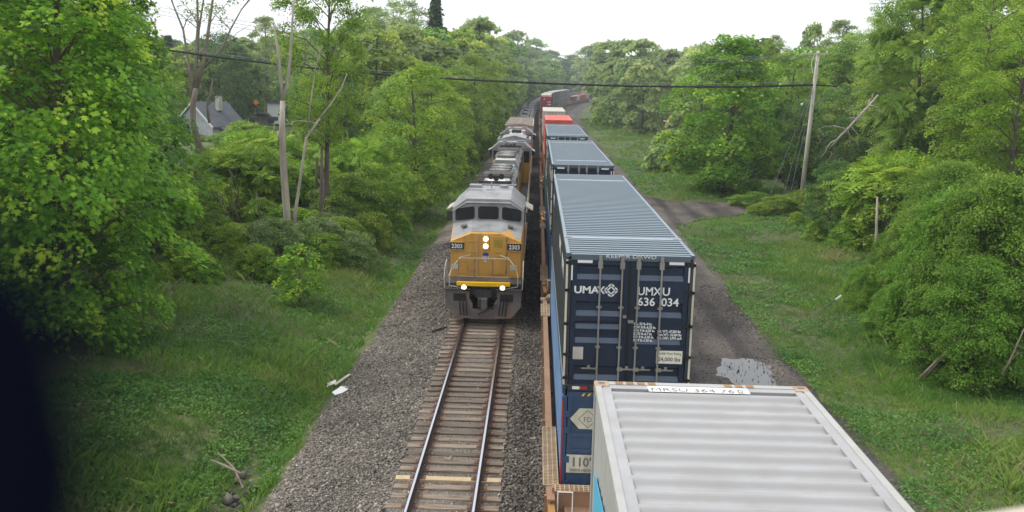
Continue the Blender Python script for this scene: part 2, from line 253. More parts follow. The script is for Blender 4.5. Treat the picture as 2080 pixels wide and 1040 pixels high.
# ------------------------------------------------------------------ object helpers
def link(o, parent=None):
    COL.objects.link(o)
    if parent is not None: o.parent = parent
    return o
def tag(o, label=None, cat=None, group=None, kind=None):
    if label: o['label'] = label
    if cat: o['category'] = cat
    if group: o['group'] = group
    if kind: o['kind'] = kind
    return o
def empty(name, loc=(0, 0, 0), rz=0):
    o = bpy.data.objects.new(name, None); o.empty_display_size = 0.3; o.location = loc; o.rotation_euler = (0, 0, rz); return link(o)
def copy_tree(o, parent=None):
    c = o.copy(); COL.objects.link(c)
    if parent is not None: c.parent = parent
    for ch in list(o.children): copy_tree(ch, c)
    return c
class MB:
    def __init__(s): s.v = []; s.f = []
    def add(s, vs, fs):
        k = len(s.v); s.v.extend(tuple(p) for p in vs); s.f.extend(tuple(i+k for i in f) for f in fs); return s
    def box(s, x0, x1, y0, y1, z0, z1):
        return s.add([(x, y, z) for z in (z0, z1) for y in (y0, y1) for x in (x0, x1)], [(0, 2, 3, 1), (4, 5, 7, 6), (0, 1, 5, 4), (2, 6, 7, 3), (0, 4, 6, 2), (1, 3, 7, 5)])
    def bar(s, p, q, w, h=None, upv=(0, 0, 1)):
        p = Vector(p); q = Vector(q); h = h or w; d = (q-p).normalized(); u = Vector(upv)
        if abs(d.dot(u)) > 0.95: u = Vector((0, 1, 0))
        a = d.cross(u).normalized()*w/2; b = a.cross(d).normalized()*h/2
        return s.add([p-a-b, p+a-b, p+a+b, p-a+b, q-a-b, q+a-b, q+a+b, q-a+b], [(0, 3, 2, 1), (4, 5, 6, 7), (0, 1, 5, 4), (1, 2, 6, 5), (2, 3, 7, 6), (3, 0, 4, 7)])
    def prism(s, poly, axis, a, b):
        """poly in the two other axes, extruded from a to b along axis"""
        def P(p, t):
            if axis == 'x': return (t, p[0], p[1])
            if axis == 'y': return (p[0], t, p[1])
            return (p[0], p[1], t)
        n = len(poly); vs = [P(p, a) for p in poly]+[P(p, b) for p in poly]
        fs = [tuple(range(n)), tuple(range(2*n-1, n-1, -1))]+[(i, n+i, n+(i+1) % n, (i+1) % n) for i in range(n)]
        return s.add(vs, fs)
    def tube(s, pts, r, n=6, cap=True):
        pts = [Vector(p) for p in pts]; rs = r if isinstance(r, (list, tuple)) else [r]*len(pts)
        vs = []; fs = []; prev = None
        for i, p in enumerate(pts):
            d = (pts[min(i+1, len(pts)-1)]-pts[max(i-1, 0)]).normalized()
            if prev is None:
                u = Vector((0, 0, 1)) if abs(d.z) < 0.9 else Vector((1, 0, 0))
                a = d.cross(u).normalized()
            else: a = (prev-d*prev.dot(d)).normalized()
            prev = a; b = d.cross(a)
            for k in range(n):
                t = 2*PI*k/n; vs.append(p+(a*math.cos(t)+b*math.sin(t))*rs[i])
        for i in range(len(pts)-1):
            for k in range(n):
                fs.append((i*n+k, i*n+(k+1) % n, (i+1)*n+(k+1) % n, (i+1)*n+k))
        if cap: fs.append(tuple(range(n-1, -1, -1))); fs.append(tuple((len(pts)-1)*n+k for k in range(n)))
        return s.add(vs, fs)
    def cyl(s, p, q, r, n=16, r2=None): return s.tube([p, q], [r, r if r2 is None else r2], n)
    def build(s, name, mat, parent=None, smooth=False, bevel=0, label=None):
        me = bpy.data.meshes.new(name); me.from_pydata(s.v, [], s.f); me.materials.append(M[mat] if isinstance(mat, str) else mat)
        if smooth: me.shade_smooth()
        o = bpy.data.objects.new(name, me); link(o, parent)
        if bevel:
            b = o.modifiers.new('bevel', 'BEVEL'); b.width = bevel; b.segments = 2; b.limit_method = 'ANGLE'
        if label: o['label'] = label
        return o
def text(s, size, mat, parent, loc, rot=(PI/2, 0, 0), align='LEFT', sx=1.0, extr=0.0015, name='lettering', bold=0.0):
    c = bpy.data.curves.new(name, 'FONT'); c.body = s; c.size = size; c.align_x = align; c.extrude = extr; c.offset = bold; c.materials.append(M[mat])
    c.resolution_u = 3
    t = bpy.data.objects.new(name, c); me = bpy.data.meshes.new_from_object(t); me.name = name; bpy.data.objects.remove(t); bpy.data.curves.remove(c)
    if not me.materials: me.materials.append(M[mat])
    o = bpy.data.objects.new(name, me); o.location = loc; o.rotation_euler = rot; o.scale = (sx, 1, 1); return link(o, parent)
def np_mesh(name, V, F, tint=None, mat=None):
    """V (n,3) float, F (m,k) int (all faces k-gons)"""
    me = bpy.data.meshes.new(name); V = np.ascontiguousarray(V, dtype=np.float32); F = np.ascontiguousarray(F, dtype=np.int32)
    m, k = F.shape
    me.vertices.add(len(V)); me.vertices.foreach_set('co', V.ravel())
    me.loops.add(m*k); me.loops.foreach_set('vertex_index', F.ravel())
    me.polygons.add(m); me.polygons.foreach_set('loop_start', np.arange(0, m*k, k, dtype=np.int32)); me.polygons.foreach_set('loop_total', np.full(m, k, dtype=np.int32))
    if tint is not None:
        a = me.attributes.new('tint', 'FLOAT', 'FACE'); a.data.foreach_set('value', np.ascontiguousarray(tint, dtype=np.float32))
    if mat: me.materials.append(M[mat])
    me.update(calc_edges=True); return me

# ------------------------------------------------------------------ the line of the railway (straight, then a right-hand curve)
TA, TB = -1.9675, 1.9583
Y0, RC = 215.0, 1453.0
def path(s, off=0.0):
    if s <= Y0: return Vector((off, s, 0)), 0.0
    a = (s-Y0)/RC
    return Vector((RC-(RC-off)*math.cos(a), Y0+(RC-off)*math.sin(a), 0)), -a
def shift(y):
    y = np.asarray(y, dtype=float)
    return np.where(y > Y0, RC-np.sqrt(np.maximum(RC**2-(np.minimum(y, 1300)-Y0)**2, 0)), 0)
def vnoise(x, y, scale, seed=0):
    x = np.asarray(x, float)/scale; y = np.asarray(y, float)/scale
    xi = np.floor(x); yi = np.floor(y); fx = x-xi; fy = y-yi; fx = fx*fx*(3-2*fx); fy = fy*fy*(3-2*fy)
    def h(a, b): v = np.sin(a*127.1+b*311.7+seed*74.7)*43758.5453; return v-np.floor(v)
    return (h(xi, yi)*(1-fx)+h(xi+1, yi)*fx)*(1-fy)+(h(xi, yi+1)*(1-fx)+h(xi+1, yi+1)*fx)*fy
def sstep(a, b, t): t = np.clip((t-a)/(b-a), 0, 1); return t*t*(3-2*t)
def gz(x, y):
    """ground height"""
    x = np.asarray(x, float); y = np.asarray(y, float); d = x-shift(y)
    L = np.interp(d, [-120, -60, -34, -22, -14, -10, -8.2, -7.4, -6.9, -6.2, -3.7, 0, 3.7, 4.4, 9.6, 11, 20, 34, 60, 120],
                  [2.0, 1.2, 0.6, 0.5, 0.15, -0.45, -0.95, -1.25, -1.15, -0.75, -0.38, -0.38, -0.38, -0.62, -0.62, -0.72, -0.55, 0.2, 1.2, 2.0])
    n = (vnoise(x, y, 5, 1)-0.5)*0.5+(vnoise(x, y, 1.7, 2)-0.5)*0.16
    w = np.clip((np.abs(d-1.5)-8.6)/2.5, 0, 1)
    hill = sstep(330, 620, y)*sstep(18, 60, np.abs(d))*9
    return L+n*w+hill
def gzf(x, y): return float(gz(np.array([x]), np.array([y]))[0])

# ------------------------------------------------------------------ ground, ballast bed, road, water
def sheet(name, xs, ys, zf, mat, curved=True):
    X, Y = np.meshgrid(xs, ys); Xw = X+(shift(Y) if curved else 0); Z = zf(Xw, Y)
    V = np.stack([Xw, Y, Z], -1).reshape(-1, 3); nx, ny = len(xs), len(ys)
    i = np.arange((ny-1)*(nx-1)); r = i//(nx-1); c = i % (nx-1); a = r*nx+c
    me = np_mesh(name, V, np.stack([a, a+1, a+nx+1, a+nx], -1), None, mat); me.shade_smooth()
    return link(bpy.data.objects.new(name, me))
dxs = np.unique(np.round(np.concatenate([np.linspace(-900, -60, 22), np.linspace(-60, -16, 30), np.arange(-16, 16, 0.4), np.linspace(16, 60, 30), np.linspace(60, 900, 22)]), 3))
dys = np.unique(np.round(np.concatenate([np.linspace(-120, 8, 14), np.arange(8, 62, 0.6), np.linspace(62, 150, 50), np.linspace(150, 1200, 60)]), 3))
tag(sheet('ground', dxs, dys, gz, 'soil'), kind='structure')
def bed_z(x, y):
    d = x-shift(y); e = (vnoise(x, y, 0.9, 5)-0.5)*0.05
    return np.interp(d, [-6.75, -6.2, -3.6, -3.2, -0.7, 0, 0.7, 3.3, 3.7, 4.3], [-1.15, -0.72, -0.30, -0.235, -0.235, -0.27, -0.235, -0.235, -0.33, -0.64])+e
tag(sheet('ballast_bed', np.array([-6.75, -6.2, -5.4, -4.6, -3.6, -3.2, -2.0, -0.7, 0, 0.7, 2, 3.3, 3.7, 4.3]), np.concatenate([np.arange(-10, 60, 0.5), np.arange(60, 620, 6)]), bed_z, 'ballast'), kind='structure')
def road_z(x, y): return gz(x, y)+0.03+(vnoise(x, y, 1.5, 9)-0.5)*0.03-0.02*np.cos((x-shift(y)-6.8)*2.2)
# right edge of the road wanders, with the turn-off near y = 72
def road_mesh():
    ys = np.concatenate([np.arange(-10, 26, 0.6), np.arange(26, 37, .12), np.arange(37, 110, 0.6), np.arange(110, 620, 6)]); V = []; F = []
    K = 44
    for y in ys:
        e = 9.55+0.25*float(vnoise(y, 0, 2.2, 3))+0.5*float(sstep(38, 60, y)) + 1.2*float(sstep(140, 260, y))+(float(vnoise(y, 3, .9, 3))-.5)*.3
        e += 13*math.exp(-((y-74)/4.6)**2)
        for k in range(K+1):
            d = 4.25+(e-4.25)*k/K; x = d+float(shift(y)); V.append((x, y+max(0, d-10)*0.25, 0))
    V = np.array(V); V[:, 2] = gz(V[:, 0], V[:, 1])+0.035+(vnoise(V[:, 0], V[:, 1], 1.3, 9)-0.5)*0.022-.085*np.exp(-((V[:, 0]-7.75)/.72)**2-((V[:, 1]-31.0)/1.9)**2)+np.where(np.abs(V[:, 1]-31.5) < 5.5, (vnoise(V[:, 0], V[:, 1], .4, 12)-.5)*.022, 0)
    n = len(ys); i = np.arange((n-1)*K); r = i//K; c = i % K; a = r*(K+1)+c
    me = np_mesh('gravel_road', V, np.stack([a, a+1, a+K+2, a+K+1], -1), None, 'road'); me.shade_smooth()
    return link(bpy.data.objects.new('gravel_road', me))
tag(road_mesh(), kind='structure')
def blob(name, cx, cy, rx, ry, z, mat, seed, n=90, rough=0.5):
    rr = random.Random(seed); ph = [rr.random()*6.28 for _ in range(8)]
    vs = [(cx, cy, z)]
    for i in range(n):
        t = 2*PI*i/n; k = 1+rough*sum(math.sin((j*1.0+2+j*j//3)*t+ph[j])/(j+2)**.8 for j in range(8))
        vs.append((cx+rx*k*math.cos(t), cy+ry*k*math.sin(t), z))
    m = MB(); m.add(vs, [(0, 1+i, 1+(i+1) % n) for i in range(n)]); return m.build(name, mat)
m = MB(); m.add([(6.2, 27.6, -.604), (9.2, 27.6, -.604), (9.2, 35, -.604), (6.2, 35, -.604)], [(0, 1, 2, 3)]); tag(m.build('puddle', 'water'), kind='structure')
dv = MB(); yy = [y for y in np.arange(8, 44, 0.5)]
for y in yy:
    c = -7.35+0.25*math.sin(y*0.7)+0.1*math.sin(y*2.1); w = 0.10+0.05*math.sin(y*1.3+1)
    dv.v += [(c-w, y, -1.17), (c+w, y, -1.17)]
for i in range(len(yy)-1): dv.f.append((2*i, 2*i+1, 2*i+3, 2*i+2))
tag(dv.build('ditch_water', 'water'), kind='structure')

# loose stones
OCT_V = np.array([(1, 0, 0), (-1, 0, 0), (0, 1, 0), (0, -1, 0), (0, 0, 1), (0, 0, -1)], float)
OCT_F = np.array([(0, 2, 4), (2, 1, 4), (1, 3, 4), (3, 0, 4), (2, 0, 5), (1, 2, 5), (3, 1, 5), (0, 3, 5)])[:8]
def stones(name, X, Y, Z, r, seed, mat='stone', flat=0.7, tint=None):
    g = np.random.default_rng(seed); n = len(X)
    V = OCT_V[None]*(0.65+0.6*g.random((n, 6, 1)))*r[:, None, None]
    V += g.normal(0, 0.22, (n, 6, 3))*r[:, None, None]
    V[:, :, 2] *= flat
    a = g.random(n)*6.283; t = g.normal(0, 0.5, n)
    ca, sa, ct, st = np.cos(a)[:, None], np.sin(a)[:, None], np.cos(t)[:, None], np.sin(t)[:, None]
    x, y, z = V[..., 0], V[..., 1], V[..., 2]
    y, z = ct*y-st*z, st*y+ct*z; x, y = ca*x-sa*y, sa*x+ca*y
    V = np.stack([x+X[:, None], y+Y[:, None], z+Z[:, None]], -1)
    F = (OCT_F[None]+6*np.arange(n)[:, None, None]).reshape(-1, 3)
    tn = np.clip(g.normal(0.45, 0.2, n), 0, 1) if tint is None else tint
    me = np_mesh(name, V.reshape(-1, 3), F, np.repeat(tn, 8), mat)
    return link(bpy.data.objects.new(name, me))
g = np.random.default_rng(11)
XS, YS = [], []
for (x0, x1, y0, y1, dens) in ((-6.9, -3.2, 17, 34, 300), (-6.9, -3.2, 34, 56, 150), (-3.3, -0.6, 17, 38, 210), (-0.75, 0.5, 17, 34, 300), (-0.75, 0.5, 34, 60, 120), (3.9, 5.2, 20, 34, 60), (8.3, 9.5, 24, 46, 60), (4.4, 8.3, 24, 44, 16)):
    n = int((x1-x0)*(y1-y0)*dens); XS.append(g.uniform(x0, x1, n)); YS.append(g.uniform(y0, y1, n))
XS = np.concatenate(XS); YS = np.concatenate(YS)
ZS = np.where(XS > 4.2, -.59, bed_z(XS, YS)); RS = 0.037*np.exp(g.normal(0, 0.28, len(XS)))*(1+np.clip((YS-34)/30, 0, 1)*0.7)
edge = (XS < -6.3) & (g.random(len(XS)) < (-6.3-XS)*1.2); keep = ~edge
tn = np.clip(g.normal(0.42, 0.24, len(XS))+(vnoise(XS, YS, 1.6, 4)-0.5)*0.3-0.28*np.exp(-((XS+0.1)/0.45)**2), 0, 1)
intrack = (XS > -3.25) & (XS < -0.7); ZS = np.where(intrack, ZS-0.024, ZS+0.012); tn = np.where(intrack, np.clip(tn+0.08, 0, 1), tn); RS = np.where(XS > 4.2, RS*.6, RS); tn = np.where(XS > 4.2, tn*.6, tn)
tag(stones('ballast_stones', XS[keep], YS[keep], ZS[keep], RS[keep], 5, tint=tn[keep]), 'grey and brown crushed stone ballast beside the rails', 'gravel', kind='stuff')
# dark wet rocks in the ditch
for i in range(22):
    y = 18.5+i*0.22+R_.random()*0.3; x = -7.3+R_.uniform(-0.5, 0.7)
    o = stones('ditch_rock', np.array([0.]), np.array([0.]), np.array([0.]), np.array([R_.uniform(0.12, 0.24)]), 50+i, tint=np.array([R_.choice([0, .1, .3])]))
    o.location = (x, y, -1.08); tag(o, 'dark wet rock lying in the ditch beside the ballast', 'rock', 'rocks in the drainage ditch')

# ------------------------------------------------------------------ tracks
def rail_profile(cx):
    return [(cx-.07, -.178), (cx+.07, -.178), (cx+.07, -.165), (cx+.012, -.15), (cx+.010, -.045), (cx+.036, -.035), (cx+.037, -.006), (cx+.03, 0), (cx-.03, 0), (cx-.037, -.006), (cx-.036, -.035), (cx-.010, -.045), (cx-.012, -.15), (cx-.07, -.165)]
def sweep(poly, off, s0, s1, step):
    m = MB(); ss = list(np.arange(s0, min(s1, Y0), 50))+list(np.arange(max(s0, Y0), s1, step))+[s1]; n = len(poly)
    for s in ss:
        p, h = path(s, off)
        for (a, b) in poly:
            m.v.append((p.x+a*math.cos(h), p.y+a*math.sin(h), b))
    for i in range(len(ss)-1):
        for k in range(n): m.f.append((i*n+k, i*n+(k+1) % n, (i+1)*n+(k+1) % n, (i+1)*n+k))
    return m
def track(off, label, ties):
    root = empty('railway_track', (0, 0, 0)); tag(root, label, 'railway track')
    for s in (-.753, .753):
        r = sweep(rail_profile(0), off+s, -10, 600, 10).build('rail', 'railside', root)
        sweep([(-.031, .0), (.031, .0), (.026, .004), (-.026, .004)], off+s, -10, 600, 10).build('running_surface', 'railtop', r)
    m = MB(); m.box(-1.3, 1.3, -.112, .112, -.17, 0); tie0 = m.build('tie', 'tie', root, bevel=0.012)
    p = MB(); p.box(-.19, .19, -.09, .09, 0, .018)
    for a in (-.1, .1):
        for b in (-.06, .06): p.box(a-.014, a+.014, b-.014, b+.014, .018, .05)
    pl0 = p.build('tie_plate', 'plate', tie0); pl0.location = (-.753, 0, 0)
    pl1 = link(pl0.copy(), tie0); pl1.location = (.753, 0, 0)
    first = True
    for y in ties:
        t = tie0 if first else copy_tree(tie0, root); first = False
        t.location = (off+R_.uniform(-.05, .05), y+R_.uniform(-.03, .03), -.186+R_.uniform(-.010, .006)); t.rotation_euler = (0, 0, R_.uniform(-.014, .014))
    return root
trk = track(TA, 'left hand track with wooden ties that the yellow locomotive runs on', [12+.506*i for i in range(70)])
# one fresh pale tie
best = min((t for t in trk.children if t.name.startswith('tie')), key=lambda t: abs(t.location.y-21.05))
nm = best.data.copy(); nm.materials[0] = M['newtie']; best.data = nm; best['label'] = 'fresh pale yellow wooden tie'
track(TB, 'right hand track hidden under the container train', [12+1.012*i for i in range(30)])

# ------------------------------------------------------------------ containers
def corr(m, x0, x1, y0, y1, z, depth, pitch, axis='roof', side=1, soft=False):
    """trapezoid corrugation; roof: waves along y. side: panel at x=x0, waves along y, from z=x1.. """
    n = max(1, int(round((y1-y0)/pitch))); p = (y1-y0)/n; ys = []
    for i in range(n):
        b = y0+i*p; 
        if axis == 'roof' and soft: ys += [(b+p*t/12, .5-.5*math.cos(t*PI/6)) for t in range(12)]
        elif axis == 'roof': ys += [(b, 0), (b+p*.22, 0), (b+p*.34, 1), (b+p*.72, 1), (b+p*.86, 0)]
        else: ys += [(b, 0), (b+p*.12, 0), (b+p*.30, 1), (b+p*.62, 1), (b+p*.80, 0)]
    ys.append((y1, 0)); k = len(m.v)
    for (y, d) in ys:
        if axis == 'roof': m.v += [(x0, y, z-depth*(1-d)), (x1, y, z-depth*(1-d))]
        else: m.v += [(x0-side*depth*(1-d), y, z[0]), (x0-side*depth*(1-d), y, z[1])]
    for i in range(len(ys)-1): m.f.append((k+2*i, k+2*i+1, k+2*i+3, k+2*i+2))
def container(name, label, cat, L, W, H, roof, side, end, near_end='panel', pitch=.28, castings=True, fifty3=False, frame=None, group=None, roofdepth=.03, band=None, castmat='rust'):
    root = empty(name); tag(root, label, cat, group)
    h = W/2; fr = frame or side
    m = MB(); e = .12
    if fifty3:
        for a, b in ((e, 1.92), (2.14, L-2.14), (L-1.92, L-e)): corr(m, -h+.07, h-.07, a, b, H-.004, roofdepth, pitch)
    else:
        corr(m, -h+.17, h-.17, .22, L-.22, H-.006, roofdepth, pitch, soft=True)
        for s in (-1, 1): m.box(min(s*(h-.07), s*(h-.175)), max(s*(h-.07), s*(h-.175)), .21, L-.21, H-.05, H-.011)
        m.box(-h+.09, h-.09, .15, L-.15, H-.08, H-.07)
    m.build('roof_panel', roof, root)
    if not fifty3:
        m = MB(); m.box(-h+.09, h-.09, .1, .22, H-.05, H-.012); m.build('roof_header_plate', roof, root); m = MB(); m.box(-h+.09, h-.09, L-.22, L-.1, H-.05, H-.012); m.build('roof_header_plate', roof, root)
    for s in (-1, 1):
        m = MB(); corr(m, s*(h-.015), 0, .1, L-.1, (.16, H-.09), .03, pitch, 'side', s); m.build('side_panel', side, root)
    # rails and posts
    m = MB()
    for s in (-1, 1):
        m.box(min(s*h, s*(h-.07)), max(s*h, s*(h-.07)), .1, L-.1, H-.09, H-.001); m.box(min(s*h, s*(h-.08)), max(s*h, s*(h-.08)), .1, L-.1, 0.02, .16)
    m.build('side_rail', roof if fifty3 else fr, root)
    for s in (-1, 1):
        for y in (0, L-.1): m = MB(); m.box(min(s*h, s*(h-.1)), max(s*h, s*(h-.1)), y, y+.1, .12, H-.12); m.build('corner_post', fr, root)
    for y in (0, L-.1):
        m = MB(); m.box(-h+.1, h-.1, y+.0, y+.1, H-.12, H-.003); m.build('end_header', roof if fifty3 else fr, root)
        m = MB(); m.box(-h+.1, h-.1, y, y+.1, .02, .16); m.build('end_sill', fr, root)
    if fifty3:
        for y in (1.92, L-2.14):
            m = MB(); m.box(-h+.07, h-.07, y, y+.22, H-.03, H+.004); c = m.build('cross_beam', band or roof, root)
            for s in (-1, 1):
                m = MB(); m.box(min(s*(h+.003), s*(h-.2)), max(s*(h+.003), s*(h-.2)), y+.01, y+.21, H-.1, H+.012); k = m.build('corner_casting', 'umax_band', c)
                m = MB(); m.box(min(s*(h-.035), s*(h-.17)), max(s*(h-.035), s*(h-.17)), y+.07, y+.15, H+.0125, H+.016); m.build('casting_hole', 'rust', c)
    if castings:
        for s in (-1, 1):
            for y in (-.006, L-.172):
                for z in (0, H-.118):
                    m = MB(); m.box(min(s*(h+.006), s*(h-.162)), max(s*(h+.006), s*(h-.162)), y, y+.178, z, z+.122); o = m.build('corner_casting', castmat, root, bevel=.012)
                    if z > 0 and castmat == 'castbrown':
                        mm = MB(); mm.prism([(s*(h-.078)+.042*math.cos(t*PI/6), y+.089+.03*math.sin(t*PI/6)) for t in range(12)], 'z', H-.0, H+.0065); mm.build('casting_hole', 'soot', o)
    # far end wall
    m = MB()
    n = 9; ww = (W-.2)/n
    for i in range(n): x = -h+.1+i*ww; m.box(x, x+ww*.55, L-.075, L-.03, .16, H-.12); m.box(x+ww*.55, x+ww, L-.075, L-.055, .16, H-.12)
    m.build('front_wall', end, root)
    if near_end == 'panel':
        for s in (-1, 1):
            m = MB(); a, b = (-h+.1, -.01) if s < 0 else (.01, h-.1); m.box(a, b, .03, .08, .17, H-.13)
            for z in np.linspace(.45, H-.5, 4): m.box(a+.08, b-.08, .012, .03, z, z+.16)
            d = m.build('door', end, root)
        for x in (-.62, -.2, .2, .62):
            m = MB(); m.cyl((x, -.005, .1), (x, -.005, H-.06), .02, 6); m.build('lock_rod', 'rod', root)
    return root
def place(o, s0, off, z, L=0):
    p, h = path(s0, off)
    if s0+L > Y0 and L:
        q, _ = path(s0+L, off); h = math.atan2(-(q.x-p.x), q.y-p.y)
    o.location = (p.x, p.y, z); o.rotation_euler = (0, 0, h); return o

def umax_doors(root, L, H, full=True):
    h = 2.591/2
    bl = [2.38, 1.62, 1.34, 1.05, .26]; br = [2.38, 1.62, 1.05, .26]
    for s, bands in ((-1, bl), (1, br)):
        a, b = (-h+.115, -.03) if s < 0 else (.03, h-.115)
        # pressed panel: profile in (y, z), recesses whose sloping sills face upward
        prof = [(.085, H-.13), (.02, H-.13), (.02, H-.20)]
        for z in bands: prof += [(.02, z+.30 if z != 1.34 else z+.17), (.075, z+.27 if z != 1.34 else z+.145), (.075, z+.10), (.02, z)]
        prof += [(.02, .14), (.085, .14)]
        m = MB()
        inset = .1
        m.prism(prof, 'x', a+inset, b-inset)
        m.box(a, a+inset, .015, .085, .14, H-.13); m.box(b-inset, b, .015, .085, .14, H-.13)
        d = m.build('door', 'umax_blue', root)
        m = MB()
        for z in bands: m.add([(a+inset+.012, .0735, z+.1), (b-inset-.012, .0735, z+.1), (b-inset-.012, .0185, z), (a+inset+.012, .0185, z)], [(0, 1, 2, 3)])
        m.build('pressed_rib', 'umax_side', d) if not full else m.build('pressed_rib', M['rib_skylit'], d)  # sloping sills recoloured lighter than the door, as if lit from above
        g_ = MB(); g_.box((-.026 if s < 0 else .002), (-.002 if s < 0 else .026), .0, .06, .14, H-.13); g_.build('door_gasket', 'black', d)
        for z in ((2.72, 2.15, 1.45, .8, .3)):
            m = MB(); x = s*(h-.075); m.box(x-.085, x+.085, -.012, .014, z-.03, z+.03); m.cyl((s*(h-.05), -.02, z-.055), (s*(h-.05), -.02, z+.055), .018, 6); m.build('hinge', 'black', d)
    for s in (-1, 1):
        m = MB(); m.box(min(s*(h+.004), s*(h-.035)), max(s*(h+.004), s*(h-.035)), -.012, .05, .15, H-.12); m.build('post_edge', 'cream', root)
    for x in (-.61, -.168, .16, .625):
        m = MB(); m.cyl((x, -.035, .06), (x, -.035, H-.02), .019, 8); r = m.build('lock_rod', 'rod', root, smooth=False)
        m = MB(); m.box(x-.045, x+.045, -.05, .02, H-.28, H-.13); m.box(x-.03, x+.03, -.055, -.0, H-.12, H-.02); m.build('rod_keeper', 'rod', r)
        m = MB()
        for z in (1.82, .98): m.box(x-.05, x+.05, -.045, .0, z-.02, z+.02)
        m.build('rod_bracket', 'rod', r)
        e = -1 if x in (-.61,) else 1
        m = MB(); m.box(min(x, x+.32*e), max(x, x+.32*e), -.06, -.045, .51, .54); m.box(x-.03, x+.05*e+.03, -.07, -.02, .49, .56); m.box(x+.17*e-.03, x+.17*e+.03, -.05, .01, .52, .58); m.build('handle', 'rod', r)
    m = MB()
    for a in (-1.07, .77): m.box(a, a+.30, .005, .0145, 2.72, 2.795)
    for a in (-1.225, 1.165): m.box(a, a+.06, .003, .0145, 2.36, 2.67)
    m.build('reflective_strip', 'white', root)
def umax(s0, label, full=False):
    root = container('shipping_container', label, 'shipping container', 16.15, 2.591, 2.9, 'umax_roof', 'umax_side', 'umax_blue', near_end='none', pitch=.27, castings=False, fifty3=True, roofdepth=.062, band='umax_band')
    umax_doors(root, 16.15, 2.9, full)
    # side decals on the left wall
    for k, y in enumerate((1.6, 4.2, 13.0)):
        text('UMAX', .5, 'letter_white', root, (-1.2965, y+1.4, 2.05), (PI/2, 0, -PI/2))
    place(root, s0, TB, 3.155); return root
m_, n_, l_, b_ = new_mat('rib_skylit'); b_.inputs['Base Color'].default_value = (0.060, 0.085, 0.13, 1); b_.inputs['Roughness'].default_value = 0.3; M['rib_skylit'] = m_  # lighter blue that paints sky light onto the upward door sills
u1 = umax(18.174, 'dark blue container with white lettering on its doors, nearest of the blue row', True)
# lettering of the first one
T = lambda s, size, x, z, mat='letter_white', sx=1.0, y=.012, **k: text(s, size, mat, u1, (x, y, z), sx=sx, **k)
T('UMA', .205, -1.13, 2.095, sx=1.15, bold=.006); T('X', .205, -.655, 2.095, sx=1.0, bold=.006)
m = MB(); cx, cz, r = -.375, 2.165, .155
for k in range(4):
    a = k*PI/2
    def P(t, q): # along edge t, inset q
        c, s = math.cos(a), math.sin(a); x = t; y = q; X = (x*c-y*s); Z = (x*s+y*c); return (cx+(X-Z)*.7071, .010, cz+(X+Z)*.7071)
    w = r*.72
    for (t0, t1, q0, q1) in ((-w, -w*.1, w*.74, w), (w*.1, w, w*.74, w), (-w*.52, w*.52, w*.36, w*.6)):
        m.add([P(t0, q0), P(t1, q0), P(t1, q1), P(t0, q1)], [(0, 1, 2, 3)])
m.build('diamond_emblem', 'letter_white', u1)
T('UMX', .235, .16, 2.085, sx=.92, bold=.004); T('U', .235, .655, 2.085, bold=.004)
T('636', .235, .165, 1.865, sx=1.02, bold=.004); T('034', .235, .645, 1.865, sx=1.02, bold=.004)
for i, s in enumerate(('OL: 53 ft.-0 in.', 'OW: 8 ft.-6.36 in.', 'OH: 9 ft.-6.25 in.', 'IL: 52 ft.-6.7 in.', 'IW: 8 ft.-2.45 in.', 'IH: 9 ft.-1.25 in.')):
    T(s, .073, .115, 1.455-.069*i, sx=.86, bold=.003)
for i, s in enumerate(('GR. WT.: 67,200 lbs', 'Tare WT.: 10,360 lbs', 'CU. CAP.: 3,970 cu.ft')):
    T(s, .073, .60, 1.31-.07*i, sx=.78, bold=.003)
m = MB(); m.box(.60, 1.13, -.004, .014, .655, .925); p = m.build('rating_sign', plain('sign_cream', (.74, .71, .58), .5), u1)
text('Forklift Floor Rating', .066, 'letter_grey', p, (.865, -.0055, .85), align='CENTER', sx=.88, bold=.001)
text('24,000 lbs', .115, 'letter_grey', p, (.865, -.0055, .71), align='CENTER', sx=.98, bold=.003)
m = MB(); m.box(-1.11, -.90, -.002, .014, .70, .96); m.build('blank_placard', 'palegrey', u1)
m = MB(); m.box(-1.1, -.95, -.012, .002, .055, .115); m.build('reflective_strip', 'white', u1)
m = MB(); m.box(-.949, -.79, -.012, .002, .055, .115); m.build('reflective_strip', 'stripe_red', u1)
text('KEEPER DXWD', .10, 'letter_white', u1, (0, -.004, 2.835), align='CENTER', sx=1.5)
m = MB(); m.box(-.12, -.05, -.03, .0, 1.60, 1.66); m.box(-.015, .1, -.04, 0, 1.5, 1.56); m.build('seal_tag', 'rod', u1)

umax(38.305, 'dark blue container with grey ribbed roof, second of the blue row')
umax(58.464, 'dark blue container with grey ribbed roof, farthest of the blue row')
# lower blue container with placard, under the first dark blue one
lo = container('shipping_container', 'blue container with white hexagonal placard in the well, under the nearest dark blue one', 'shipping container', 16.15, 2.591, 2.8, 'cblue', 'clightblue', 'cblue', near_end='none', pitch=.28, castings=False, fifty3=True, frame='cblue')
place(lo, 18.20, TB, .352)
h = 2.591/2
for s in (-1, 1):
    a, b = (-h+.12, -.01) if s < 0 else (.01, h-.12); m = MB(); m.box(a, b, .04, .09, .17, 2.68)
    m.box(a, a+.09, .015, .04, .17, 2.68); m.box(b-.09, b, .015, .04, .17, 2.68)
    for z in (2.6, 1.80, 1.45, .62): m.box(a+.09, b-.09, .015, .04, z, z+.08)
    d = m.build('door', 'cblue', lo)
    for z in (2.3, 1.95, 1.3, .75): m = MB(); m.box(s*(h-.1)-.08, s*(h-.1)+.08, -.01, .015, z-.07, z+.07); m.build('hinge', 'cblue', d)
for x in (-.62, -.2, .2, .62): m = MB(); m.cyl((x, -.02, .1), (x, -.02, 2.74), .02, 8); m.build('lock_rod', 'rod', lo)
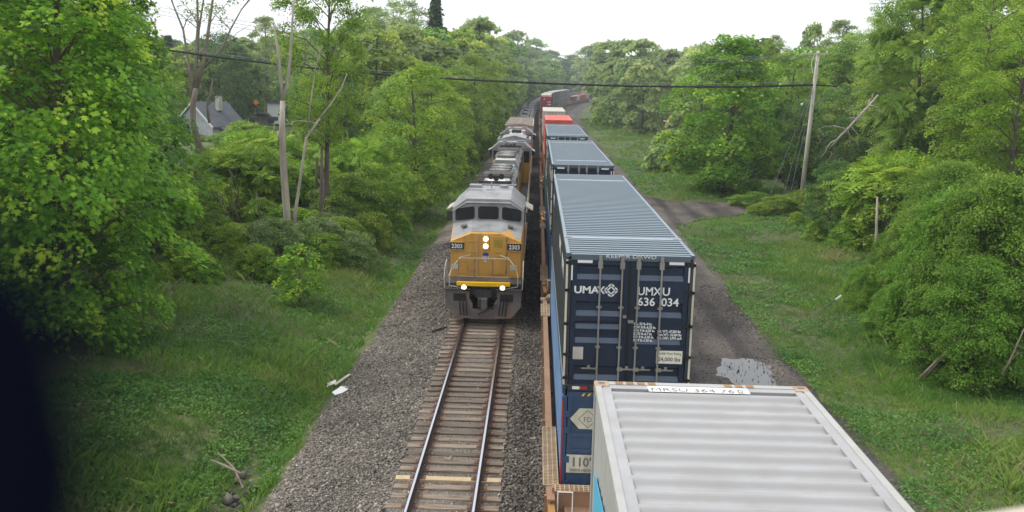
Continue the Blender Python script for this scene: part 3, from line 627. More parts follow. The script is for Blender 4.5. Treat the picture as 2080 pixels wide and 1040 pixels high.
m = MB(); m.box(-h-.004, -h+.03, -.018, .03, .02, 2.6); m.build('edge_stripe', 'stripe_red', lo)
m = MB(); m.prism([(-1.12, 2.20), (-.93, 2.43), (-.55, 2.43), (-.36, 2.20), (-.55, 1.98), (-.93, 1.98)], 'y', -.002, .010); p = m.build('hexagonal_placard', 'cream', lo)
m = MB()
for a, b in (((-.95, 2.20), (-.75, 2.39)), ((-.75, 2.39), (-.55, 2.20)), ((-.55, 2.20), (-.75, 2.01)), ((-.75, 2.01), (-.95, 2.20))): m.bar((a[0], -.004, a[1]), (b[0], -.004, b[1]), .004, .012)
m.build('diamond_outline', 'letter_grey', p); text('FD', .15, 'letter_grey', p, (-.75, -.004, 2.14), align='CENTER')
m = MB(); m.box(-1.17, -.50, .002, .014, 1.00, 1.40); p = m.build('height_placard', 'cream', lo)
text('110"', .27, 'letter_grey', p, (-.84, .0005, 1.15), align='CENTER', sx=.95, bold=.008); text('INSIDE HEIGHT', .085, 'letter_grey', p, (-.84, .0005, 1.03), align='CENTER', sx=.88, bold=.002)
m = MB()
for i in range(6): m.prism([(-.9+i*.12, 2.70), (-.86+i*.12, 2.70), (-.82+i*.12, 2.76), (-.86+i*.12, 2.76)], 'y', -.006, .0)
m.build('hazard_stripe', 'loco_strip', lo)
for s0, side in ((38.33, 'cblue'), (58.49, 'cgreen')):
    c = container('shipping_container', {'cblue': 'blue lower container under the second dark blue one', 'cgreen': 'green lower container under the farthest dark blue one'}[side], 'shipping container', 16.15, 2.591, 2.8, side, side, side, castings=False, fifty3=True)
    place(c, s0, TB, .352)
# near grey-white container
w = container('shipping_container', 'weathered light grey container with rusty corner castings, nearest to the bridge', 'shipping container', 12.192, 2.438, 2.896, 'white_roof', 'white_side', 'white_side', pitch=.278, castmat='castbrown', roofdepth=.045)
w.location = (TB, -1.96, 3.155)
Lw = 12.192
m = MB(); m.box(-.62, .52, Lw-.30, Lw-.115, 2.8855, 2.8895); p = m.build('number_panel', 'white', w)
text('MRSU 364 761', .155, 'letter_grey', p, (-.60, Lw-.285, 2.891), rot=(0, 0, 0), sx=1.10); text('2', .155, 'letter_grey', p, (.40, Lw-.285, 2.891), rot=(0, 0, 0), sx=.8)
m = MB()
for i in list(range(4))+list(range(10, 13)):
    x = -.98+i*.125; m.box(x, x+.085, Lw-.1, Lw-.02, 2.896, 2.8985)
m.build('hazard_mark', M['cream'] if False else 'well_ochre', w)
# blue square with white seven-pointed star on the left wall
m = MB(); m.prism([(9.9, .4), (11.55, .4), (11.55, 2.05), (9.9, 2.25)], 'x', -1.2265, -1.2195); p = m.build('blue_emblem', plain('emblem_blue', (0.09, 0.42, 0.62), .5), w)
st = []
for k in range(14): rr = .62 if k % 2 == 0 else .27; a = PI/2+k*PI/7; st.append((10.7+rr*math.cos(a), 1.30+rr*math.sin(a)))
m = MB(); m.prism(st, 'x', -1.229, -1.2266); m.build('star', 'letter_white', p)
lw = container('shipping_container', 'grey lower container beneath the near light grey one', 'shipping container', 12.192, 2.438, 2.79, 'midgrey', 'white_side', 'midgrey', castings=False); lw.location = (TB, -1.96, .352)

# farther containers: (s0, L, W, z0, H, roof, side, end, label)
FAR = [
 (82.6, 12.192, 2.44, 3.155, 2.9, 'redroof', 'redroof', 'redroof', 'bright orange red container behind the row of dark blue ones'),
 (80.6, 16.15, 2.59, .352, 2.8, 'corange', 'corange', 'corange', 'orange lower container beneath the orange red one'),
 (106.5, 16.15, 2.59, 3.155, 2.9, 'palegrey', 'palegrey', 'palegrey', 'cream container between the orange red one and the lone red one'),
 (106.6, 16.15, 2.59, .352, 2.8, 'well_tan', 'well_tan', 'well_tan', 'tan lower container beneath the cream one'),
 (128.0, 12.19, 2.44, .352, 2.6, 'midgrey', 'midgrey', 'midgrey', 'grey container sitting low in its well behind the cream stack'),
 (148.0, 12.19, 2.44, .352, 2.6, 'cred', 'cred', 'cred', 'dull red container sitting low in its well, ahead of the tall red stack'),
 (204.0, 12.19, 2.44, 3.155, 2.9, 'cred', 'cred', 'cred', 'red container with white marks on its doors, top of its stack'),
 (204.0, 12.19, 2.44, .352, 2.79, 'cred', 'cred', 'cred', 'red lower container at the start of the curve'),
]
o = None
for i, sx in enumerate((226, 246, 266, 292, 312, 332, 352, 372)):
    FAR.append((sx, 16.15, 2.59, 3.155, 2.9, 'palegrey', 'midgrey', 'midgrey', None)); FAR.append((sx, 16.15, 2.59, .352, 2.8, 'midgrey', 'midgrey', 'midgrey', None))
for sx, c, hh, lb in ((394, 'cred', 2.7, 'red container low in its well, first past the grey stacks'), (407, 'cgreen', 2.7, 'green container low in its well on the far curve'), (420, 'cream', 2.7, 'cream container low in its well on the far curve'),
                      (433.5, 'corange', 2.9, 'orange container low in its well on the far curve'), (446.5, 'corange', 2.9, 'second orange container low in its well, beside the pale tall one'), (460, 'palegrey', 4.3, 'pale tall container at the far end of the visible train'),
                      (474, 'cgreen', 2.9, 'green container where the train goes behind the trees')):
    FAR.append((sx, 12.19, 2.44, .352, hh, c, c, c, lb))
for (sx, L, W, z0, H, rf, sd, en, lb) in FAR:
    simple = sx > 215
    if simple:
        if lb is None:
            lb_ = ('upper' if z0 > 2 else 'lower')+' grey container of the '+{226: 'first', 246: 'second', 266: 'third', 292: 'fourth', 312: 'fifth', 332: 'sixth', 352: 'seventh', 372: 'last'}[sx]+' stack behind the tall red one'; grp = 'grey double stacked containers on the curve'
        else: lb_, grp = lb, None
        root = empty('shipping_container'); tag(root, lb_, 'shipping container', grp)
        m = MB(); m.box(-W/2, W/2, 0, L, H-.06, H); m.build('roof_panel', rf, root)
        m = MB()
        for s in (-1, 1):
            n = int(L/1.35); 
            m.box(min(s*W/2, s*(W/2-.12)), max(s*W/2, s*(W/2-.12)), 0, L, 0, H-.06)
        m.build('side_panel', sd, root)
        m = MB()
        for k in range(13):
            y = k*L/12*.985
            for s in (-1, 1): m.box(min(s*(W/2+.05), s*W/2), max(s*(W/2+.05), s*W/2), y, y+.12+.1*(k % 3 == 0), 0, H-.1)
        m.build('side_post', 'soot' if sd == 'midgrey' else sd, root)
        m = MB(); m.box(-W/2+.12, W/2-.12, .02, .1, 0, H-.06); m.box(-W/2+.12, W/2-.12, L-.1, L-.02, 0, H-.06); m.build('door', en, root)
    else:
        root = container('shipping_container', lb, 'shipping container', L, W, H, rf, sd, en, pitch=.3, castings=False)
        if sx == 204.0 and z0 > 3:
            m = MB()
            for (x, z) in ((.35, 1.75), (.75, 1.75), (.35, 1.25), (.8, 1.2), (-.5, 2.4)): m.box(x-.12, x+.12, -.03, .0, z-.12, z+.12)
            m.build('white_mark', 'white', root)
    place(root, sx, TB, z0, L if sx > 190 else 0)

# ------------------------------------------------------------------ well cars
def bogie(parent, y):
    """three-piece truck: side frames, bolster, four wheels and axles"""
    t = bpy.data.objects.new('truck', None); t.location = (0, y, 0); link(t, parent)
    m = MB()
    for s in (-1, 1):
        m.prism([(-1.1, .42), (-.9, .62), (-.3, .70), (.3, .70), (.9, .62), (1.1, .42), (.85, .38), (.3, .28), (-.3, .28), (-.85, .38)], 'x', s*1.0-.06, s*1.0+.06)
    m.box(-.98, .98, -.15, .15, .45, .66); m.build('truck_frame', 'dkmetal', t)
    for yy in (-.87, .87):
        m = MB()
        for s in (-1, 1): m.cyl((s*.68, yy, .42), (s*.80, yy, .42), .42, 20)
        m.cyl((-.68, yy, .42), (.68, yy, .42), .08, 8); m.build('wheelset', 'rust', t)
    return t
def well_car(L=16.15):
    root = empty('well_car')
    for s in (-1, 1):
        m = MB(); x = s*1.50
        m.box(min(x, x+s*.05), max(x, x+s*.05), -.75, L+.75, .25, 1.06); m.box(x-.07, x+.09, -.75, L+.75, 1.06, 1.10); m.box(x-.05, x+.1, -.75, L+.75, .22, .27)
        for k in range(9): y = -.5+k*(L+1)/8; m.box(min(x+s*.05, x+s*.12), max(x+s*.05, x+s*.12), y, y+.08, .27, 1.06)
        sill = m.build('side_sill', 'well_brown', root)
        for (a, b) in ((-.1, 3.2), (L-2.1, L-.3), (L+.3, L+.75)):
            m = MB(); X0, X1 = (-1.64, -1.33) if s < 0 else (1.33, 1.64)
            n = int((b-a)/.075)
            for i in range(n+1): y = a+(b-a)*i/n; m.box(X0, X1, y-.014, y+.014, 1.102, 1.125)
            for i in range(4): xx = X0+(X1-X0)*i/3; m.box(xx-.012, xx+.012, a, b, 1.1005, 1.1225)
            m.box(X0, X1, a, b, 1.1, 1.1008)
            m.build('walkway_grating', 'well_tan', sill)
    m = MB(); m.box(-1.45, 1.45, -.1, L+.1, .24, .30)
    for k in range(7): y = k*(L-.3)/6; m.box(-1.45, 1.45, y, y+.25, .18, .345)
    m.build('well_floor', 'well_brown', root)
    for a, b, d in ((-.45, -.28, -1), (L+.28, L+.45, 1)):
        m = MB(); m.box(-1.46, 1.46, a, b, .25, 1.22); bh = m.build('end_bulkhead', 'well_brown', root)
        m = MB()
        for i in range(30): x = -1.4+i*.0966; m.box(x-.013, x+.013, a-.18 if d < 0 else b-.12, (a+.12) if d < 0 else b+.18, 1.223, 1.245)
        for i in range(4): y = (a-.16 if d < 0 else b-.1)+i*.085; m.box(-1.42, 1.42, y-.01, y+.01, 1.2215, 1.2425)
        m.build('walkway_grating', 'well_tan', bh)
    for d, y0 in ((-1, -.45), (1, L+.45)):
        y1 = y0+d*1.4; m = MB(); m.box(-1.2, 1.2, min(y0, y1), max(y0, y1), .68, .82); m.box(-.3, .3, min(y0, y1+d*.1), max(y0, y1+d*.1), .55, .9); m.build('end_deck', 'well_brown', root)
        m = MB()
        for s in (-1, 1):
            m.bar((s*1.52, y0-d*.3, 1.04), (s*1.45, y0+d*.9, .85), .14, .10)
        m.build('end_brace', 'well_ochre', root)
        m = MB()
        for s in (-1, 1): m.tube([(s*1.35, y0+d*.25, .82), (s*1.35, y0+d*.25, 1.25), (s*1.05, y0+d*.25, 1.25), (s*1.05, y0+d*.25, .82)], .014, 6)
        m.build('grab_iron', 'white', root)
    bogie(root, -1.85); bogie(root, L+1.85)
    return root
WL = {18.174: 'brown well car carrying the nearest dark blue container', -1.96-3.9: 'brown well car under the near light grey container', 38.305: 'brown well car under the second dark blue container', 58.464: 'brown well car under the farthest dark blue container',
      80.6: 'brown well car under the orange red container', 106.5: 'brown well car under the cream container', 128.0: 'brown well car holding the low grey container', 148.0: 'brown well car holding the low dull red container', 184.0: 'empty brown well car before the tall red stack', 204.0: 'brown well car under the tall red stack'}
wc = well_car(); used = False
for s0, lb in WL.items():
    o = wc if not used else copy_tree(wc); used = True
    tag(o, lb, 'rail car', 'brown well cars of the container train'); place(o, s0, TB, 0, 16 if s0 > 190 else 0)
for q_, s0 in enumerate((226, 246, 266, 292, 312, 332, 352, 372, 394, 412, 430, 448, 466)):
    o = copy_tree(wc); tag(o, ['first', 'second', 'third', 'fourth', 'fifth', 'sixth', 'seventh', 'eighth', 'ninth', 'tenth', 'eleventh', 'twelfth', 'last'][q_]+' brown well car beyond the tall red stack on the curve', 'rail car', 'brown well cars of the container train on the curve'); place(o, s0, TB, 0, 16)

# ------------------------------------------------------------------ locomotives
def loco(label, full=True, wing=False, flip=False, number='2303'):
    root = empty('locomotive'); tag(root, label, 'locomotive')
    L = 21.6
    # frame and deck
    m = MB(); m.box(-1.5, 1.5, .25, L-.25, 1.38, 1.50); m.box(-.8, .8, .3, L-.3, 1.0, 1.38); m.build('frame', 'dkmetal', root)
    m = MB()
    for s in (-1, 1): m.box(min(s*1.5, s*1.54), max(s*1.5, s*1.54), 1.7, L-1.5, 1.22, 1.50)
    m.build('frame_sill', 'loco_yellow', root)
    # pilot plate at each end
    for e in (0, 1):
        Y = (lambda y: y) if e == 0 else (lambda y: L-y)
        m = MB(); a, b = sorted((Y(.06), Y(.12)))
        m.prism([(-1.52, 1.32), (-.55, 1.20), (-.55, .92), (-.42, .72), (-.42, .10), (-1.12, .14), (-1.50, .62)], 'y', a, b)
        m.prism([(.42, .10), (.42, .72), (.55, .92), (.55, 1.20), (1.52, 1.32), (1.50, .62), (1.12, .14)], 'y', a, b)
        m.prism([(-.42, .09), (-.42, .50), (.42, .50), (.42, .09)], 'y', a, b)
        pl = m.build('pilot', 'pilot', root)
        m = MB(); ys = sorted((Y(-.12), Y(.08)))
        for s in (-1, 1): m.box(min(s*.5, s*1.55), max(s*.5, s*1.55), ys[0], ys[1], 1.30, 1.335)
        m.build('pilot_ledge', 'dkmetal', pl)
        if e == 0:
            m = MB()
            for s in (-1, 1): m.box(s*.93-.25, s*.93+.25, .035, .06, .82, 1.12)
            m.build('mu_hose_recess', 'black', pl)
            for s in (-1, 1):
                m = MB()
                for k in range(3):
                    x = s*(.68+.13*k); m.tube([(x, .04, .98), (x+.02, -.06, .80), (x-.03*s, -.03, .50), (x-.06*s, 0, .24)], .022, 6)
                m.build('air_hose', 'black', pl)
            m = MB(); m.bar((-.2, -.08, .30), (.55, -.10, .72), .05); m.build('cut_lever', 'dkmetal', pl)
        m = MB(); y0, y1 = sorted((Y(.55), Y(-.02))); m.box(-.16, .16, y0, y1, .72, .96); y0, y1 = sorted((Y(-.02), Y(-.34))); m.box(-.20, .20, y0, y1, .64, 1.02); cp = m.build('coupler', 'dkmetal', root, bevel=.03)
        m = MB(); y0, y1 = sorted((Y(-.34), Y(-.42))); m.box(-.05, .17, y0, y1, .62, 1.02); m.build('coupler_knuckle', 'soot', cp)
        m = MB(); y0, y1 = sorted((Y(.0), Y(.10))); m.box(-.32, .32, y0, y1, .98, 1.30); m.build('coupler_carrier', 'dkmetal', cp)
    # anticlimber
    m = MB(); m.prism([(-1.06, .14), (-1.06, .02), (0, -.06), (1.06, .02), (1.06, .14)], 'z', 1.44, 1.60); m.build('anticlimber', 'loco_strip', root, bevel=.015)
    m = MB(); m.box(-1.06, 1.06, .15, .30, 1.5, 1.78); m.build('end_plate', 'pilot', root)
    # corner steps
    for s in (-1, 1):
        for ybase in (.2, L-1.3):
            m = MB()
            for k in range(3): m.box(min(s*1.12, s*1.52), max(s*1.12, s*1.52), ybase+.1, ybase+1.0, .45+.32*k, .49+.32*k)
            m.box(min(s*1.08, s*1.12), max(s*1.08, s*1.12), ybase, ybase+1.1, .4, 1.4)
            m.build('step_well', 'dkmetal', root)
    # ditch lights
    for s in (-1, 1):
        m = MB(); m.cyl((s*.76, .02, 1.40), (s*.76, .16, 1.40), .125, 20); d = m.build('ditch_light', 'loco_grey' if not full else 'rust', root, smooth=False); d.location = (0, -.06, 0)
        if full: m = MB(); m.cyl((s*.76, -.022, 1.40), (s*.76, .0, 1.40), .085, 20); q = m.build('lens', 'lamp', d)
    # nose
    def nose_sec(y, w, ze, zc, wc): return [(-w, y, 1.5), (-w, y, ze), (-wc, y, zc), (wc, y, zc), (w, y, ze), (w, y, 1.5)]
    m = MB(); A = nose_sec(1.45, 1.44, 2.98, 3.32, .62); B = nose_sec(3.15, 1.5, 3.42, 3.62, .75)
    m.add(A+B, [(0, 1, 2, 3, 4, 5)[::-1]]+[(i, i+1, 7+i, 6+i) for i in range(5)]+[(6, 7, 8, 9, 10, 11)]); ns = m.build('nose', 'loco_yellow', root, bevel=.03)
    m = MB(); A2 = [(-1.40, 1.62, 3.045), (-.60, 1.62, 3.365), (.60, 1.62, 3.365), (1.40, 1.62, 3.045)]; B2 = [(-1.48, 3.15, 3.435), (-.74, 3.15, 3.64), (.74, 3.15, 3.64), (1.48, 3.15, 3.435)]
    m.add(A2+B2, [(0, 1, 5, 4), (1, 2, 6, 5), (2, 3, 7, 6)]); m.build('nose_top', 'loco_grey', ns)
    for s in (-1, 1):
        m = MB(); m.box(-.2, .2, 0, .06, 0, .26); nb = m.build('number_board_housing', 'loco_yellow', root); nb.location = (s*1.17, 1.37, 2.66)
        m = MB(); m.box(-.28, .28, -.012, 0, -.01, .27); k = m.build('number_board', 'black', nb, bevel=.004)
        text(number, .245, 'letter_white', nb, (0, -.0175, .045), align='CENTER', bold=.006, sx=.93, name='road_number')
        m = MB(); m.box(-.3, .3, -.006, .08, -.05, -.012); m.box(-.3, .3, -.006, .08, .272, .29); m.build('board_trim', 'loco_yellow', nb)
        m = MB(); m.box(-.24, .0, 0, .3, 0, .05) if s < 0 else m.box(0, .24, 0, .3, 0, .05); k = m.build('classification_vent', 'soot', root); k.location = (s*.85, 2.2, 3.47); k.rotation_euler = (.12, s*.22, 0)
    if full:
        m = MB(); m.box(-.15, .15, 1.40, 1.449, 2.62, 3.26); hh = m.build('headlight_housing', 'loco_yellow', root, bevel=.02)
        for z in (3.10, 2.80): m = MB(); m.cyl((0, 1.375, z), (0, 1.40, z), .09, 20); m.build('headlight', 'lamp', hh)
        # nose door
        m = MB(); m.box(.17, .84, 1.42, 1.449, 1.62, 3.22); d = m.build('nose_door', 'loco_yellow', root, bevel=.012)
        m = MB(); m.box(.33, .68, 1.405, 1.42, 2.76, 3.08); m.build('door_window', paint('dull_yellow', (0.42, 0.29, 0.03), rough=.3), d, bevel=.03)
        m = MB()
        for z in (1.75, 2.4, 3.05): m.cyl((.83, 1.412, z-.06), (.83, 1.412, z+.06), .018, 6)
        m.box(.22, .30, 1.395, 1.42, 2.20, 2.25); m.box(.40, .64, 1.412, 1.42, 2.50, 2.53); m.build('door_hardware', 'rust', d)
        for x0, z0 in ((-.15, 2.24), (.0, 1.60)):
            m = MB(); m.box(x0-.0, x0+.0, 1.4, 1.41, z0, z0)
        # shield emblem
        m = MB(); m.prism([(-.12, 2.48), (-.12, 2.26), (-.09, 2.18), (0, 2.12), (.09, 2.18), (.12, 2.26), (.12, 2.48), (0, 2.52)], 'y', 1.436, 1.4485); sh = m.build('shield_emblem', 'letter_white', root)
        m = MB(); m.prism([(-.12, 2.50), (-.12, 2.39), (.12, 2.39), (.12, 2.50), (0, 2.54)], 'y', 1.432, 1.4355); m.build('shield_band', plain('shield_blue', (.03, .06, .2)), sh)
        m = MB()
        for x in (-.075, -.025, .025, .075): m.box(x-.012, x+.012, 1.432, 1.4357, 2.17, 2.385)
        m.build('shield_stripe', 'stripe_red', sh)
        # seams, grabs on the nose
        m = MB()
        for z in (3.0, 2.55, 1.85):
            m.tube([(-.72, 1.45, z), (-.72, 1.40, z), (-.34, 1.40, z), (-.34, 1.45, z)], .012, 5)
        m.build('grab_iron', 'loco_yellow', ns)
        m = MB()
        for (x0, x1, z0, z1) in ((-1.2, -.75, 1.62, 2.1), (-.3, -.29, 1.6, 3.2), (.86, .87, 1.6, 3.2)):
            m.box(x0, x1, 1.443, 1.449, z0, z0+.012); m.box(x0, x1, 1.443, 1.449, z1, z1+.012); m.box(x0, x0+.01, 1.443, 1.449, z0, z1); m.box(x1, x1+.01, 1.443, 1.449, z0, z1)
        m.build('panel_seam', 'rust', ns)
        # small plates
        m = MB()
        for s in (-1, 1): m.box(s*1.16-.13, s*1.16+.13, .36, .375, 2.05, 2.24)
        m.build('info_plate', 'palegrey', root)
        # front railing
        m = MB()
        m.tube([(-1.0, .22, 1.78), (-1.0, .18, 2.52), (0, .10, 2.55), (1.0, .18, 2.52), (1.0, .22, 1.78)], .014, 6)
        m.build('front_rail', 'palegrey', root)
        for x in (-1.0, -.36, .36, 1.0):
            m = MB(); m.bar((x, .15, 1.60), (x, .15, 2.50), .05 if abs(x) < .5 else .03); m.build('rail_post', 'rust', root)
        for s in (-1, 1):
            m = MB()
            m.tube([(s*.62, 1.44, 2.42), (s*.62, 1.2, 2.46), (s*.95, .7, 2.46), (s*1.28, .42, 2.1), (s*1.36, .2, 1.8), (s*1.36, .12, 1.42)], .016, 6)
            m.tube([(s*1.54, 1.1, 1.5), (s*1.55, 1.0, 2.3), (s*1.56, .45, 2.15), (s*1.56, .1, 1.75), (s*1.54, .06, 1.30)], .016, 6)
            m.tube([(s*1.36, .12, 1.42), (s*.8, .06, 1.33)], .015, 6)
            m.build('corner_handrail', 'palegrey', root)
    # cab
    yc0, yc1 = 3.15, 6.6
    m = MB(); prof = [(-1.52, 1.5), (-1.52, 4.10), (-.92, 4.52), (.92, 4.52), (1.52, 4.10), (1.52, 1.5)]
    m.prism(prof[::-1], 'y', yc0, yc1); cab = m.build('cab', 'loco_grey', root, bevel=.025)
    m = MB()
    for s in (-1, 1): m.box(min(s*1.521, s*1.528), max(s*1.521, s*1.528), yc0+.05, yc1-.02, 1.52, 3.30)
    m.box(-1.50, 1.50, yc1+.001, yc1+.012, 1.52, 3.45); m.build('cab_side_paint', 'loco_yellow', cab)
    m = MB()
    for s in (-1, 1): m.box(min(s*1.521, s*1.53), max(s*1.521, s*1.53), yc0+.05, yc1-.02, 3.30, 3.36)
    m.build('red_stripe', 'stripe_red', cab)
    # front brow: slopes down over the windshields
    m = MB()
    fr = [(-1.50, yc0-.06, 3.98), (-.92, yc0-.12, 4.36), (.92, yc0-.12, 4.36), (1.50, yc0-.06, 3.98)]
    tp = [(-1.54, yc0+.75, 4.18), (-.95, yc0+.95, 4.68), (.95, yc0+.95, 4.68), (1.54, yc0+.75, 4.18)]
    bk = [(-1.54, yc1+.05, 4.18), (-.95, yc1+.05, 4.68), (.95, yc1+.05, 4.68), (1.54, yc1+.05, 4.18)]
    lo_ = [(-1.50, yc0+.1, 3.90), (-.92, yc0+.1, 4.24), (.92, yc0+.1, 4.24), (1.50, yc0+.1, 3.90)]
    m.add(lo_+fr+tp+bk, [(4*j+i, 4*j+i+1, 4*j+5+i, 4*j+4+i) for j in range(3) for i in range(3)]+[(12, 13, 14, 15)]); rf = m.build('cab_roof', 'loco_grey', root)
    sol = rf.modifiers.new('thick', 'SOLIDIFY'); sol.thickness = .05; sol.offset = -1
    # windshields: dark glass in raised rubber frames
    yw = yc0-.012
    for (x0, x1) in ((-1.40, -.58), (-.44, .44), (.58, 1.40)):
        dz = .10 if abs(x0+x1) > .1 else 0
        zb = 3.66; zt = 4.20
        L_ = [(x0, zb-(dz if x0 < 0 else 0)), (x1, zb-(dz if x0 > 0 else 0)), (x1, zt-(1.3*dz if x0 > 0 else 0)), (x0, zt-(1.3*dz if x0 < 0 and dz else 0))]
        cxm = sum(p[0] for p in L_)/4; czm = sum(p[1] for p in L_)/4
        def rnd(P, k, q=.07):
            out_ = []
            for i in range(4):
                a = P[i-1]; b = P[i]; c = P[(i+1) % 4]
                for (d, tt) in ((a, 1), (c, 1)):
                    vx, vz = d[0]-b[0], d[1]-b[1]; n = math.hypot(vx, vz); out_.append((b[0]+vx/n*q, b[1]+vz/n*q))
            return [(cxm+(x-cxm)*k, czm+(z-czm)*k) for x, z in out_]
        m = MB(); m.prism(rnd(L_, 1.0), 'y', yw-.014, yw+.010); f = m.build('windshield_frame', 'black', cab)
        m = MB(); m.prism(rnd(L_, .93), 'y', yw-.020, yw-.0145); m.build('windshield_glass', 'glass', f)
        m = MB(); m.bar((cxm-.05, yw-.03, zb-.02), (cxm+.22, yw-.03, zb+.38), .012); m.build('wiper', 'black', f)
    for s in (-1, 1):
        m = MB(); m.box(min(s*1.521, s*1.535), max(s*1.521, s*1.535), yc0+1.0, yc0+2.5, 3.42, 3.98); m.build('side_window', 'glass', cab)
        m = MB(); m.add([(s*1.52, yc0+.9, 4.10), (s*1.52, yc0+2.5, 4.10), (s*1.86, yc0+2.5, 3.92), (s*1.86, yc0+.9, 3.92)], [(0, 1, 2, 3)]); aw = m.build('sunshade', 'palegrey', cab)
        so = aw.modifiers.new('thick', 'SOLIDIFY'); so.thickness = .04
        m = MB(); m.box(min(s*1.58, s*1.82), max(s*1.58, s*1.82), yc0+.75, yc0+.80, 3.45, 3.85); m.bar((s*1.5, yc0+.78, 3.5), (s*1.6, yc0+.78, 3.5), .03); m.build('side_mirror', 'dkmetal', cab)
        m = MB(); a, b = sorted((s*1.0, s*1.42)); m.box(a, b, yc1+.013, yc1+.022, 3.1, 4.0); m.build('rear_window', 'glass', cab)
    # cab roof equipment
    m = MB(); m.box(-.18, .18, 4.9, 5.05, 4.68, 4.71); m.cyl((0, 5.6, 4.68), (0, 5.6, 5.0), .025, 8); m.cyl((.55, 5.9, 4.68), (.55, 5.9, 4.80), .20, 16); m.box(-1.0, -.45, 5.7, 6.1, 4.68, 4.80); m.cyl((-1.0, 6.2, 4.78), (1.0, 6.2, 4.78), .035, 8); m.build('roof_antenna', 'loco_grey', root)
    m = MB(); m.tube([(-.95, 4.2, 4.69), (-.95, 4.2, 4.76), (-.35, 4.2, 4.76), (-.35, 4.2, 4.69)], .012, 5); m.build('grab_iron', 'dkmetal', rf)
    # long hood
    hy0, hy1 = yc1, L-1.2
    m = MB(); hp = [(-.86, 1.5), (-.86, 4.05), (-.62, 4.42), (.62, 4.42), (.86, 4.05), (.86, 1.5)]; m.prism(hp[::-1], 'y', hy0, hy1); hood = m.build('long_hood', 'loco_yellow' if full else 'loco_yellow', root, bevel=.02)
    m = MB(); m.add([(-.875, hy0, 4.03), (-.63, hy0, 4.44), (.63, hy0, 4.44), (.875, hy0, 4.03), (-.875, hy1, 4.03), (-.63, hy1, 4.44), (.63, hy1, 4.44), (.875, hy1, 4.03)], [(0, 1, 5, 4), (1, 2, 6, 5), (2, 3, 7, 6)]); m.build('hood_roof', 'loco_roof', hood)
    m = MB(); m.prism([(-.87, 2.9), (-.87, 4.04), (-.63, 4.43), (.63, 4.43), (.87, 4.04), (.87, 2.9)][::-1], 'y', hy1+.001, hy1+.02); m.build('hood_end_panel', 'loco_grey', hood)
    m = MB()
    for k in range(16):
        y = hy0+.5+k*(hy1-hy0-1)/16
        for s in (-1, 1): m.box(min(s*.861, s*.885), max(s*.861, s*.885), y, y+.66, 1.62, 3.5)
    m.build('access_door', 'loco_yellow', hood)
    m = MB()
    for s in (-1, 1):
        for k in range(3): y = hy0+1+k*4.1; m.box(min(s*.861, s*.93), max(s*.861, s*.93), y, y+2.6, 3.55, 4.1)
    m.build('side_grille', 'soot', hood)
    def fan(y, x=0, r=.62, mt='soot'):
        m = MB(); m.cyl((x, y, 4.44), (x, y, 4.60), r, 24); f = m.build('radiator_fan', mt, root)
        m = MB()
        for k in range(8): a = k*PI/8; m.bar((x-math.cos(a)*r*.92, y-math.sin(a)*r*.92, 4.61), (x+math.cos(a)*r*.92, y+math.sin(a)*r*.92, 4.61), .03)
        m.cyl((x, y, 4.6), (x, y, 4.63), r*.3, 16); m.build('fan_guard', 'loco_roof', f)
    if wing:
        m = MB(); zz = 4.62
        m.prism([(-1.5, 4.15), (-1.45, 4.42), (0, zz+.12), (1.45, 4.42), (1.5, 4.15), (1.0, 3.6), (-1.0, 3.6)][::-1], 'y', L-5.2, L-.9); m.build('radiator_wing', 'loco_grey', root, bevel=.03)
        m = MB()
        for k in range(9): y = L-5.0+k*.48; m.box(-1.3, 1.3, y, y+.06, 4.45, 4.52)
        m.build('radiator_louvre', 'soot', root)
        m = MB(); m.box(-.45, .45, 10.2, 11.6, 4.44, 4.72); m.build('exhaust_stack', 'black', root)
        m = MB(); m.box(-.8, .8, 7.6, 9.4, 4.44, 4.56); m.build('roof_hatch', 'loco_roof', root)
    else:
        # brownish grille hatch behind the cab, horns, exhaust, three fans at the far end
        m = MB()
        for k in range(11): y = hy0+.45+k*.16; m.box(-.72+.02*abs(k-5)**1.4, .72-.02*abs(k-5)**1.4, y, y+.05, 4.44, 4.50)
        m.build('brake_grid_louvre', 'soot', root)
        m = MB(); m.box(-.80, .80, 9.2, 9.28, 4.44, 4.62); m.box(-.35, .35, 9.0, 9.06, 4.44, 4.5); m.build('roof_rib', 'dkmetal', root)
        m = MB(); m.box(-.45, .45, 10.3, 10.9, 4.44, 4.50); hb = m.build('horn_base', 'letter_white', root)
        m = MB()
        for x in (-.26, 0, .26): m.tube([(x*.6, 10.75, 4.72), (x, 10.35, 4.74 if x else 4.66), (x, 10.2, 4.74 if x else 4.66)], [.03, .07, .15], 10)
        m.box(-.05, .05, 10.4, 10.6, 4.5, 4.7); m.build('air_horn', 'black', hb)
        m = MB(); m.box(-.75, .75, 12.2, 14.0, 4.44, 4.60)
        for k in range(6): m.box(-.78, .78, 12.3+k*.29, 12.38+k*.29, 4.60, 4.66)
        m.build('exhaust_silencer', 'soot', root, bevel=.04)
        for y in (15.3, 16.8, 18.3): fan(y)
        m = MB()
        for k in range(7): m.box(-.84, .84, 7.1+k*1.95, 7.13+k*1.95, 4.43, 4.455)
        m.build('roof_seam', 'soot', hood)
        m = MB()
        for y in (8.2, 10.2, 12.0): m.box(.84, .98, y, y+.7, 3.85, 4.12)
        m.build('roof_step', 'loco_grey', root)
